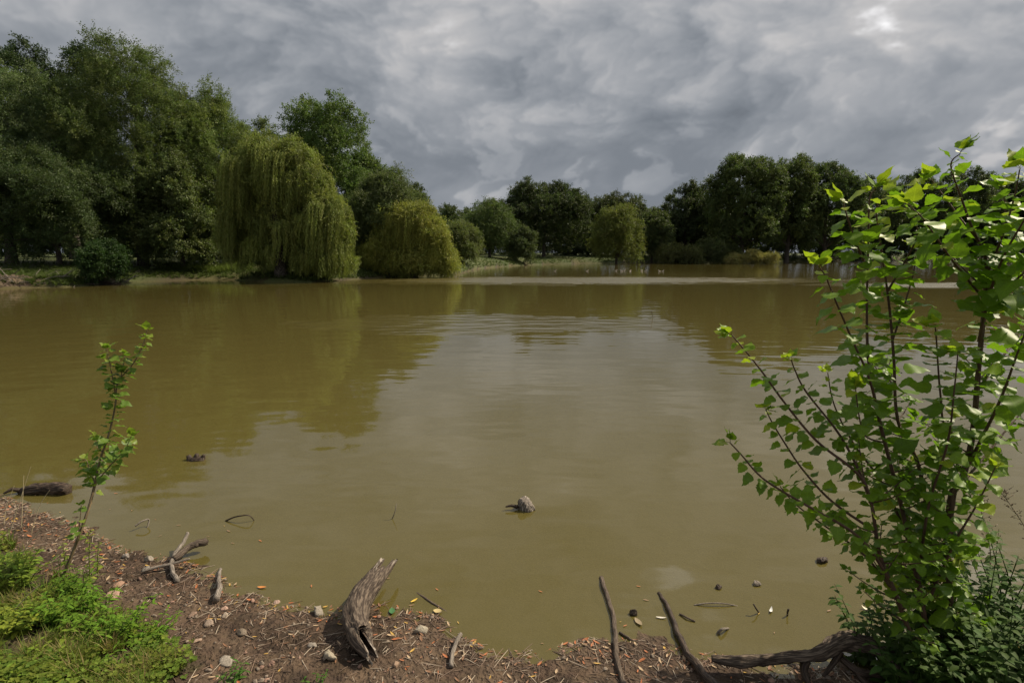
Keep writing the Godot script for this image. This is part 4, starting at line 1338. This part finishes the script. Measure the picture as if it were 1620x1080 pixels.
func make_sapling() -> void:
	rng.seed = 4711
	var meshes := []
	for k in 7: meshes.append(poplar_leaf(500 + k))
	rng.seed = 4712
	var shades := []
	for c in [Color(0.44, 0.52, 0.045), Color(0.28, 0.42, 0.034), Color(0.22, 0.36, 0.03), Color(0.24, 0.38, 0.03), Color(0.19, 0.32, 0.03), Color(0.21, 0.34, 0.034)]:
		shades.append(tinted(M.leaf, c))
	var foot := ground_at(1490, 1072)
	var root := thing("poplar_sapling", foot, "many stemmed young poplar with bright backlit leaves at the right", "sapling")
	# stems as [px, py, forward distance], tip last; then radius, leaf size, spacing
	var near := -foot.z
	var stems := [
		# the main leader and what it carries
		[[[1492, 1075, near], [1504, 1000, near + 0.02], [1499, 880, near + 0.10], [1508, 780, near + 0.16], [1524, 755, near + 0.18], [1540, 685, near + 0.22], [1549, 582, near + 0.26], [1559, 476, near + 0.30], [1562, 450, near + 0.30], [1559, 405, near + 0.32], [1539, 361, near + 0.34], [1523, 317, near + 0.34], [1505, 262, near + 0.32], [1520, 243, near + 0.3]], 0.021, 0.09, 0.045],
		[[[1550, 540, near + 0.28], [1564, 472, near + 0.2], [1589, 405, near + 0.1], [1620, 350, near], [1650, 300, near - 0.05]], 0.008, 0.10, 0.06],
		[[[1562, 470, near + 0.28], [1580, 400, near + 0.35], [1590, 345, near + 0.4], [1590, 300, near + 0.42]], 0.007, 0.095, 0.06],
		[[[1555, 470, near + 0.28], [1509, 414, near + 0.2], [1487, 383, near + 0.14], [1462, 347, near + 0.1], [1445, 330, near + 0.08]], 0.006, 0.09, 0.055],
		[[[1540, 690, near + 0.22], [1498, 678, near + 0.10], [1488, 620, near + 0.05], [1482, 537, near + 0.02], [1480, 515, near]], 0.006, 0.085, 0.06],
		[[[1530, 740, near + 0.2], [1580, 640, near + 0.1], [1610, 560, near], [1640, 480, near - 0.05]], 0.008, 0.095, 0.055],
		[[[1545, 620, near + 0.25], [1590, 560, near + 0.4], [1625, 520, near + 0.5], [1660, 490, near + 0.5]], 0.007, 0.085, 0.06],
		[[[1510, 780, near + 0.16], [1560, 720, near + 0.3], [1610, 660, near + 0.4], [1650, 620, near + 0.45]], 0.007, 0.085, 0.055],
		[[[1560, 440, near + 0.3], [1588, 370, near + 0.22], [1606, 310, near + 0.18], [1614, 268, near + 0.16]], 0.006, 0.095, 0.04],
		[[[1548, 380, near + 0.33], [1520, 345, near + 0.45], [1490, 305, near + 0.5], [1475, 285, near + 0.5]], 0.005, 0.09, 0.04],
		[[[1562, 460, near + 0.3], [1530, 430, near + 0.42], [1500, 400, near + 0.5], [1470, 385, near + 0.52]], 0.005, 0.09, 0.04],
		[[[1564, 480, near + 0.28], [1600, 450, near + 0.1], [1630, 425, near], [1660, 410, near]], 0.006, 0.10, 0.04],
		[[[1374, 430, near + 0.2], [1352, 375, near + 0.1], [1340, 340, near + 0.06], [1335, 322, near + 0.05]], 0.005, 0.085, 0.04],
		# second stem, straight up through the middle
		[[[1478, 1070, near - 0.02], [1469, 1011, near], [1456, 934, near + 0.02], [1440, 860, near + 0.06], [1424, 790, near + 0.1], [1395, 678, near + 0.14], [1376, 582, near + 0.18], [1372, 500, near + 0.2], [1374, 400, near + 0.2], [1376, 318, near + 0.18], [1385, 300, near + 0.17]], 0.014, 0.095, 0.055],
		[[[1395, 680, near + 0.14], [1376, 600, near + 0.05], [1350, 540, near], [1325, 482, near - 0.05], [1308, 440, near - 0.08], [1298, 424, near - 0.1]], 0.006, 0.085, 0.05],
		[[[1400, 700, near + 0.13], [1370, 690, near + 0.05], [1360, 660, near], [1354, 615, near - 0.03]], 0.004, 0.075, 0.055],
		# third stem
		[[[1482, 1068, near + 0.03], [1480, 960, near + 0.12], [1470, 830, near + 0.2], [1453, 733, near + 0.26], [1421, 665, near + 0.32], [1415, 572, near + 0.36], [1409, 500, near + 0.38], [1403, 450, near + 0.38], [1390, 360, near + 0.36], [1387, 330, near + 0.34], [1398, 312, near + 0.33]], 0.012, 0.095, 0.055],
		[[[1405, 460, near + 0.38], [1440, 400, near + 0.3], [1452, 365, near + 0.25], [1440, 325, near + 0.22]], 0.005, 0.09, 0.05],
		[[[1412, 540, near + 0.36], [1432, 480, near + 0.45], [1446, 430, near + 0.5], [1450, 395, near + 0.5]], 0.005, 0.085, 0.055],
		# long leaning stems to the left
		[[[1470, 1070, near - 0.05], [1434, 985, near - 0.08], [1418, 940, near - 0.08], [1392, 876, near - 0.06], [1379, 796, near - 0.04], [1357, 749, near - 0.02], [1293, 698, near + 0.02], [1244, 640, near + 0.05], [1200, 580, near + 0.06], [1166, 539, near + 0.06], [1158, 530, near + 0.06]], 0.011, 0.064, 0.05],
		[[[1410, 920, near - 0.08], [1360, 850, near - 0.12], [1276, 799, near - 0.14], [1209, 758, near - 0.15], [1172, 718, near - 0.15], [1155, 700, near - 0.15]], 0.007, 0.056, 0.045],
		[[[1385, 840, near - 0.05], [1318, 794, near + 0.0], [1273, 746, near + 0.04], [1244, 704, near + 0.08], [1222, 668, near + 0.10], [1212, 648, near + 0.1]], 0.006, 0.058, 0.045],
		[[[1372, 770, near - 0.03], [1331, 691, near + 0.05], [1276, 620, near + 0.1], [1258, 585, near + 0.12], [1252, 568, near + 0.12]], 0.006, 0.058, 0.045],
		[[[1425, 950, near - 0.08], [1370, 880, near + 0.02], [1310, 835, near + 0.08], [1262, 800, near + 0.1], [1235, 770, near + 0.1]], 0.006, 0.055, 0.04],
		[[[1440, 860, near + 0.06], [1400, 770, near + 0.2], [1350, 700, near + 0.3], [1320, 640, near + 0.34], [1310, 590, near + 0.35]], 0.007, 0.064, 0.045],
		[[[1455, 900, near + 0.05], [1470, 800, near], [1500, 700, near - 0.05], [1510, 620, near - 0.08], [1516, 560, near - 0.08]], 0.007, 0.085, 0.05],
		[[[1470, 950, near + 0.02], [1510, 860, near - 0.05], [1545, 800, near - 0.08], [1575, 740, near - 0.1]], 0.007, 0.066, 0.045],
	]
	var found := []
	for s in stems:
		var pts := []
		for q in s[0]: pts.append(at(q[0], q[1], q[2]))
		var line := spline(pts, 5)
		var sh := Shape.new()
		tube(sh, shifted(line, foot), taper(line.size(), s[1], 0.0022, 0.8), 7, 0.08, s[1] * 300.0)
		var holder := part("stem", sh.mesh(M.twig), root)
		leaves_on(line, 0.14 if s[0].size() > 9 else 0.16, s[3], s[2], found, holder)
		# short side twigs on the older wood
		if s[0].size() > 9:
			for k in 18:
				var i := rng.randi_range(int(line.size() * 0.05), int(line.size() * 0.46))
				var p: Vector3 = line[i]
				var d := (random_direction() * Vector3(1, 0.3, 1) + Vector3(0, 0.55, 0)).normalized() * rng.randf_range(0.12, 0.26)
				var tl := spline([p, p + d * 0.5 + Vector3(0, -0.01, 0), p + d], 3)
				var ts := Shape.new()
				tube(ts, shifted(tl, foot), taper(tl.size(), 0.0035, 0.0015), 5)
				var tw := part("twig", ts.mesh(M.twig), root)
				leaves_on(tl, 0.25, 0.04, s[2] * 0.58, found, tw, rng.randf() < 0.3, false)
	print("sapling leaves ", found.size())
	hang_leaves(root, foot, found, meshes, shades, 300)

func make_small_sapling() -> void:
	rng.seed = 815
	var meshes := []
	for k in 4: meshes.append(poplar_leaf(540 + k))
	rng.seed = 816
	var shades := []
	for c in [Color(0.30, 0.38, 0.06), Color(0.22, 0.33, 0.055), Color(0.18, 0.29, 0.055), Color(0.20, 0.31, 0.055)]:
		shades.append(tinted(M.leaf, c))
	var foot := ground_at(92, 930)
	var root := thing("slim_sapling", foot, "slim single stemmed sapling leaning up from the left shore", "sapling")
	var d := -foot.z
	var stems := [
		[[[92, 930, d], [112, 880, d + 0.04], [136, 815, d + 0.1], [149, 768, d + 0.16], [157, 730, d + 0.2], [172, 685, d + 0.24], [182, 640, d + 0.28], [186, 605, d + 0.3], [210, 575, d + 0.32], [226, 545, d + 0.34], [232, 522, d + 0.36]], 0.010, 0.056, 0.022, 0.36],
		[[[182, 625, d + 0.28], [176, 590, d + 0.27], [171, 565, d + 0.26], [168, 552, d + 0.26]], 0.004, 0.054, 0.02, 0.1],
		[[[152, 762, d + 0.17], [175, 735, d + 0.12], [196, 712, d + 0.08], [207, 690, d + 0.05]], 0.004, 0.054, 0.022, 0.2],
		[[[150, 765, d + 0.17], [142, 745, d + 0.24], [136, 728, d + 0.3], [130, 728, d + 0.32]], 0.004, 0.054, 0.02, 0.1],
		[[[162, 715, d + 0.2], [152, 705, d + 0.3], [150, 690, d + 0.34]], 0.003, 0.045, 0.028, 0.2],
		[[[190, 600, d + 0.3], [195, 575, d + 0.34], [197, 560, d + 0.36]], 0.003, 0.042, 0.026, 0.2],
		[[[120, 860, d + 0.05], [124, 840, d + 0.02], [128, 800, d]], 0.003, 0.04, 0.05, 0.1]]
	var found := []
	for s in stems:
		var pts := []
		for q in s[0]: pts.append(at(q[0], q[1], q[2]))
		var line := spline(pts, 5)
		var sh := Shape.new()
		tube(sh, shifted(line, foot), taper(line.size(), s[1], 0.0018, 0.8), 7, 0.08, s[1] * 300.0)
		var holder := part("stem", sh.mesh(M.young_stem), root)
		leaves_on(line, s[4], s[3] * 1.25, s[2], found, holder)
	print("small sapling leaves ", found.size())
	hang_leaves(root, foot, found, meshes, shades, 300)

# ---------------------------------------------------------------- low plants
# a leafy herb: stems that carry many leaves; returns its root
func herb(called: String, px: float, py: float, label: String, category: String, stems: int, height: float, leaf: float, slender: float, col: Color, lean: float, group := "", spacing := 0.03, stem_mat: Material = null) -> Node3D:
	var foot := ground_at(px, py)
	rng.seed = hash(label)
	var root := thing(called, foot, label, category, group)
	var fol := Shape.new()
	for s in stems:
		var a := rng.randf() * TAU
		var o := Vector3(cos(a), 0, sin(a)) * sqrt(rng.randf()) * height * 0.55
		o.y = ground_height(foot.x + o.x, foot.z + o.z) - foot.y - 0.01
		var h := height * rng.randf_range(0.55, 1.1)
		var l := (Vector3(cos(a), 0, sin(a)) * 0.5 + random_direction() * Vector3(1, 0, 1)) * lean * h
		var line := spline([o, o + l * 0.35 + Vector3(0, h * 0.55, 0), o + l + Vector3(0, h, 0)], 4)
		var sh := Shape.new()
		tube(sh, line, taper(line.size(), height * 0.008 + 0.0012, 0.0008), 5, 0.0, 0.0, true, col * 0.9)
		part("stem", sh.mesh(stem_mat if stem_mat else M.herb), root)
		var n := int(h / spacing)
		for k in n:
			var f := (k + 0.5) / n
			var p: Vector3 = line[int(f * (line.size() - 1))].lerp(line[mini(int(f * (line.size() - 1)) + 1, line.size() - 1)], fmod(f * (line.size() - 1), 1.0))
			for e in 2:
				var b := k * 1.57 + e * PI + rng.randf_range(-0.4, 0.4)
				var d := (Vector3(cos(b), rng.randf_range(-0.2, 0.5), sin(b))).normalized()
				var sz := leaf * rng.randf_range(0.65, 1.15) * (1.15 - 0.6 * f)
				var g := rng.randf_range(0.75, 1.25)
				long_leaf(fol, p, d, sz, sz * slender, Color(col.r * g * rng.randf_range(0.9, 1.15), col.g * g, col.b * g))
	var o2 := part("foliage", fol.mesh(M.herb), root)
	o2.set_meta("kind", "stuff")
	return root

func long_leaf(sh: Shape, p: Vector3, d: Vector3, length: float, width: float, col: Color) -> void:
	var side := d.cross(Vector3.UP).normalized()
	var up := side.cross(d).normalized()
	var tip := Vector3(0, -length * 0.3, 0)
	var a := sh.point(p, Vector2.ZERO, col)
	var m1 := p + d * length * 0.35 + tip * 0.1
	var m2 := p + d * length * 0.7 + tip * 0.45
	var b := sh.point(m1 - side * width * 0.5 + up * width * 0.12, Vector2.ZERO, col)
	var c := sh.point(m1, Vector2.ZERO, col * 1.08)
	var e := sh.point(m1 + side * width * 0.5 + up * width * 0.12, Vector2.ZERO, col)
	var f := sh.point(m2 - side * width * 0.36 + up * width * 0.08, Vector2.ZERO, col)
	var g := sh.point(m2, Vector2.ZERO, col * 1.08)
	var h := sh.point(m2 + side * width * 0.36 + up * width * 0.08, Vector2.ZERO, col)
	var t := sh.point(p + d * length + tip, Vector2.ZERO, col)
	for q in [[a, b, c], [a, c, e], [b, f, c], [c, f, g], [c, g, e], [e, g, h], [f, t, g], [g, t, h]]: sh.tri(q[0], q[1], q[2])

func make_undergrowth() -> void:
	# bright weeds at the lower left
	var bright := Color(0.13, 0.24, 0.026)
	var weeds := "bright weeds at the lower left"
	herb("mugwort_weed", 125, 985, "broad bright green weed clump nearest the pink brick fragment", "weed", 34, 0.17, 0.055, 0.34, bright, 0.5, weeds, 0.018)
	herb("mugwort_weed", 170, 1010, "dense bright green weed clump in the middle of the lower left weeds", "weed", 34, 0.16, 0.055, 0.34, bright, 0.5, weeds, 0.018)
	herb("mugwort_weed", 238, 1012, "bright weed clump spreading farthest right over the mud", "weed", 26, 0.11, 0.045, 0.36, bright * 0.95, 0.9, weeds, 0.018)
	herb("mugwort_weed", 110, 945, "tall dark based weed clump at the sapling's foot", "weed", 26, 0.17, 0.055, 0.3, bright * 0.75, 0.5, weeds, 0.02)
	herb("mugwort_weed", 20, 1000, "yellowish weed clump low at the left edge", "weed", 26, 0.12, 0.05, 0.5, Color(0.22, 0.28, 0.035), 0.8, weeds, 0.02)
	herb("mugwort_weed", 60, 1050, "low weed clump in the bottom left corner", "weed", 26, 0.10, 0.05, 0.5, Color(0.19, 0.27, 0.035), 0.9, weeds, 0.02)
	herb("mugwort_weed", 15, 925, "leafy weed clump at the left edge beside dry stems", "weed", 30, 0.19, 0.06, 0.4, Color(0.18, 0.27, 0.035), 0.6, weeds, 0.022)
	herb("mugwort_weed", 190, 1062, "small weed clump at the bottom left of the mud", "weed", 18, 0.09, 0.045, 0.4, bright * 0.85, 0.9, weeds, 0.02)
	herb("seedling_plant", 365, 1075, "small tuft of green seedlings at the bottom edge, left of middle", "weed", 9, 0.07, 0.04, 0.35, Color(0.08, 0.17, 0.03), 0.6, "", 0.02)
	herb("seedling_plant", 496, 1078, "tiny green seedling on the mud below the hollow log", "weed", 5, 0.06, 0.03, 0.4, Color(0.08, 0.17, 0.03), 0.4, "", 0.016)
	herb("leafy_shoot", 98, 915, "upright yellow green shoot just left of the slim sapling", "shoot", 3, 0.30, 0.045, 0.5, Color(0.20, 0.26, 0.04), 0.1, "", 0.02)
	# low weeds under the sapling
	var nettle := Color(0.065, 0.12, 0.026)
	var under := "low weeds under the poplar sapling"
	for q in [[1430, 1070, 0.34, 20, "leftmost low weed under the poplar sapling"], [1500, 1085, 0.42, 26, "low weed in front of the sapling's stems"], [1570, 1078, 0.48, 26, "tall weed right of the sapling's stems"],
			[1620, 1060, 0.55, 24, "low weed in the bottom right corner"], [1540, 1060, 0.42, 18, "low weed just behind the sapling's stems"], [1460, 1100, 0.24, 14, "low weed at the bottom edge before the sapling"], [1590, 1110, 0.34, 16, "broad weed at the bottom right edge"]]:
		herb("nettle_plant", q[0], q[1], q[4], "weed", q[3], q[2], 0.075, 0.5, nettle, 0.35, under, 0.035)
	# thin seeding plants over the water at the right
	for q in [[1562, 1040, [[1562, 1010], [1560, 950], [1568, 880], [1556, 820], [1545, 785]], "thin seeding weed with bare sprays right of the sapling stems"], [1640, 1040, [[1640, 1010], [1650, 920], [1630, 850], [1600, 800], [1585, 780]], "seeding weed arching in from the right edge"], [1420, 1050, [[1432, 1040], [1428, 1000], [1418, 975], [1405, 958]], "short seeding weed left of the sapling stems"]]:
		var foot := ground_at(q[0], q[1])
		rng.seed = hash(q[3])
		var root := thing("seeding_weed", foot, q[3], "weed", "seeding weeds beside the sapling")
		var pts := [foot]
		for e in q[2]: pts.append(at(e[0], e[1], -foot.z + 0.1))
		var line := spline(pts, 6)
		var sh := Shape.new()
		tube(sh, shifted(line, foot), taper(line.size(), 0.003, 0.001), 5, 0.0, 0.0, true, Color(0.11, 0.09, 0.04))
		part("stem", sh.mesh(M.dry), root)
		var seeds := Shape.new()
		for i in range(line.size() / 3, line.size()):
			for k in 3:
				var d := (random_direction() + Vector3(0, 0.6, 0)).normalized() * rng.randf_range(0.02, 0.06)
				var p: Vector3 = line[i] - foot
				tube(seeds, [p, p + d], [0.0009, 0.0007], 3, 0.0, 0.0, false, Color(0.11, 0.08, 0.04))
				for e in 3: quick_leaf(seeds, p + d * rng.randf_range(0.6, 1.05), random_direction(), random_direction(), 0.008, 0.006, Color(0.13, 0.085, 0.045))
		part("seed_heads", seeds.mesh(M.dry), root).set_meta("kind", "stuff")
	# dry stems at the left edge
	var n := 0
	for q in [[[[33, 835], [35, 790], [37, 752]], "tall straight dry stem at the left edge"], [[[48, 845], [62, 800], [78, 775]], "dry stem leaning right beside the sunken log"], [[[12, 850], [28, 800], [48, 738]], "longest dry stem crossing the sunken log"],
			[[[5, 830], [10, 800], [22, 768]], "short dry stem nearest the left edge"], [[[5, 985], [40, 945], [62, 925]], "dry stalk lying over the weeds at left"], [[[20, 900], [45, 860], [70, 830]], "bent dry stem among the leafy weeds at left"]]:
		var foot := ground_at(q[0][0][0], q[0][0][1])
		var pts := [foot]
		for e in [1, 2]: pts.append(at(q[0][e][0], q[0][e][1], -foot.z + 0.02 * e))
		var line := spline(pts, 6)
		var sh := Shape.new()
		tube(sh, shifted(line, foot), taper(line.size(), 0.003, 0.0012), 5, 0.0, 0.0, true, Color(0.42, 0.35, 0.22))
		single("dry_stem", sh.mesh(M.dry), foot, q[1], "dry stem", "dry stems at the left edge")
		n += 1
	# grass and small leaves carpeting the green corner
	var tuft := grass_tuft(331, 13, 0.085, 0.0022)
	var places := []
	var cols := PackedColorArray()
	rng.seed = 61
	var tries := 0
	while places.size() < 3600 and tries < 40000:
		tries += 1
		var p := ground_at(rng.randf_range(-260, 330), rng.randf_range(830, 1190))
		if not in_green(p.x, p.z) or p.y < 0.03: continue
		if patches.get_noise_2d(p.x * 3.0, p.z * 3.0) < -0.02: continue
		places.append(Transform3D(Basis(Vector3.UP, rng.randf() * TAU).scaled(Vector3.ONE * rng.randf_range(0.4, 1.5)), p))
		var g := rng.randf_range(0.75, 1.25)
		var straw := rng.randf() < 0.32
		cols.append(Color(0.30 * g, 0.24 * g, 0.11 * g) if straw else Color(0.14 * g * rng.randf_range(0.85, 1.35), 0.20 * g, 0.034 * g))
	tag(copies("meadow_grass", tuft, places, cols, self), "short green grass with straw covering the lower left corner", "grass")
	var clover := Shape.new()
	for k in 9:
		var a := k * 2.4
		var r := 0.012 + 0.006 * k
		var p := Vector3(cos(a) * r, rng.randf_range(0.015, 0.045), sin(a) * r)
		for e in 3:
			var b := a + e * TAU / 3.0
			var g := rng.randf_range(0.8, 1.2)
			quick_leaf(clover, p, Vector3(cos(b), 0.15, sin(b)).normalized(), (Vector3.UP + random_direction() * 0.5).normalized(), 0.014, 0.012, Color(g, g, g))
	var cl := clover.mesh(M.herb)
	places = []
	cols = PackedColorArray()
	tries = 0
	while places.size() < 1100 and tries < 40000:
		tries += 1
		var p := ground_at(rng.randf_range(-260, 330), rng.randf_range(840, 1190))
		if not in_green(p.x, p.z) or p.y < 0.03: continue
		if patches.get_noise_2d(p.x * 2.5 + 40.0, p.z * 2.5) < 0.06: continue
		places.append(Transform3D(Basis(Vector3.UP, rng.randf() * TAU).scaled(Vector3.ONE * rng.randf_range(0.7, 1.5)), p))
		var g := rng.randf_range(0.75, 1.25)
		cols.append(Color(0.16 * g * rng.randf_range(0.85, 1.25), 0.23 * g, 0.034 * g))
	tag(copies("clover_carpet", cl, places, cols, self), "small round clover leaves among the lower left grass", "clover")

func make_shore_litter() -> void:
	# what lies on the mud: bits of bark and stalk, fallen leaves, pebbles
	rng.seed = 90210
	var chip := Shape.new()
	tube(chip, [Vector3(-0.5, 0, 0), Vector3(-0.1, 0.03, 0.02), Vector3(0.5, 0, -0.02)], [0.04, 0.06, 0.03], 5)
	var chip_mesh := chip.mesh(M.dry)
	var leaf := Shape.new()
	for k in 6:
		var f := k / 5.0
		var w := 0.14 * pow(sin(PI * clampf(f * 0.96 + 0.02, 0, 1)), 0.8)
		var y := 0.35 * pow(f - 0.45, 2.0)
		leaf.point(Vector3(-w, y + w * 0.4, f - 0.5)); leaf.point(Vector3(0, y, f - 0.5)); leaf.point(Vector3(w, y + w * 0.4, f - 0.5))
	for k in 5:
		for e in 2:
			var a := k * 3 + e
			leaf.tri(a, a + 3, a + 1); leaf.tri(a + 1, a + 3, a + 4)
	var leaf_mesh := leaf.mesh(M.dry)
	var pebble := lump(Vector3.ONE, 3.7, 0.5, M.stone, Color.WHITE, 7, 0.3)
	rng.seed = 90211
	var sets := [[], [], []]
	var cols := [PackedColorArray(), PackedColorArray(), PackedColorArray()]
	var n := 0
	var tries := 0
	while n < 15000 and tries < 140000:
		tries += 1
		var x := rng.randf_range(-4.6, 2.4)
		var s := pow(rng.randf(), 1.6) * 1.9 - 0.06
		var z := along(shore_near, x) + s
		var h := ground_height(x, z)
		if h < -0.006: continue
		if in_green(x, z) and rng.randf() < 0.75: continue
		if bumps.get_noise_2d(x * 3.0 + 5.0, z * 3.0) < -0.12 and rng.randf() < 0.7: continue
		n += 1
		var turn := Basis(Vector3.UP, rng.randf() * TAU) * Basis(Vector3.RIGHT, rng.randf_range(-0.3, 0.3))
		var at_edge := s < 0.22
		var r := rng.randf()
		if r < 0.72:
			var l := rng.randf_range(0.01, 0.05) if rng.randf() < 0.9 else rng.randf_range(0.06, 0.14)
			sets[0].append(Transform3D(turn * Basis.from_scale(Vector3(l, minf(l, 0.045) * 0.7, minf(l, 0.045) * 0.7)), Vector3(x, h + 0.002, z)))
			var g := rng.randf_range(0.5, 1.4)
			cols[0].append(Color(0.15 * g, 0.10 * g, 0.068 * g) if rng.randf() < 0.8 else Color(0.38, 0.31, 0.23))
		elif r < (0.90 if at_edge else 0.82):
			var l := rng.randf_range(0.012, 0.04)
			sets[1].append(Transform3D(turn * Basis.from_scale(Vector3(l * rng.randf_range(0.7, 1.4), l, l)), Vector3(x, h + 0.003, z)))
			var pick := rng.randf()
			cols[1].append(Color(0.36, 0.12, 0.04) if pick < 0.2 else (Color(0.45, 0.28, 0.06) if pick < 0.29 else (Color(0.20, 0.10, 0.05) if pick < 0.8 else Color(0.42, 0.30, 0.18))))
		else:
			var l := rng.randf_range(0.006, 0.022) if rng.randf() < 0.85 else rng.randf_range(0.022, 0.036)
			sets[2].append(Transform3D(turn * Basis.from_scale(Vector3(l, l * 0.55, l * 0.8)), Vector3(x, h + l * 0.1, z)))
			var g := rng.randf_range(0.6, 1.3)
			cols[2].append(Color(0.25 * g, 0.20 * g, 0.155 * g) if rng.randf() < 0.75 else Color(0.32 * g, 0.20 * g, 0.15 * g))
	tag(copies("shore_twigs", chip_mesh, sets[0], cols[0], self), "bits of bark and broken stalks littering the near mud", "litter")
	tag(copies("shore_leaves", leaf_mesh, sets[1], cols[1], self), "orange and brown fallen leaves washed up along the near waterline", "leaves")
	tag(copies("shore_pebbles", pebble, sets[2], cols[2], self), "small stones and grit scattered over the near mud", "pebbles")
	# a few leaves and specks afloat close to the shore
	var afloat := []
	var fc := PackedColorArray()
	for k in 70:
		var x := rng.randf_range(-3.6, 2.2)
		var z := along(shore_near, x) - pow(rng.randf(), 2.2) * 0.55
		if ground_height(x, z) > -0.002: continue
		var l := rng.randf_range(0.010, 0.034)
		afloat.append(Transform3D(Basis(Vector3.UP, rng.randf() * TAU) * Basis.from_scale(Vector3(l, l * 0.5, l)), Vector3(x, 0.003, z)))
		var pick := rng.randf()
		fc.append(Color(0.36, 0.14, 0.05) if pick < 0.4 else (Color(0.42, 0.28, 0.07) if pick < 0.55 else Color(0.24, 0.15, 0.08)))
	tag(copies("floating_leaves", leaf_mesh, afloat, fc, self), "scattered small leaves afloat close to the near waterline", "leaves")
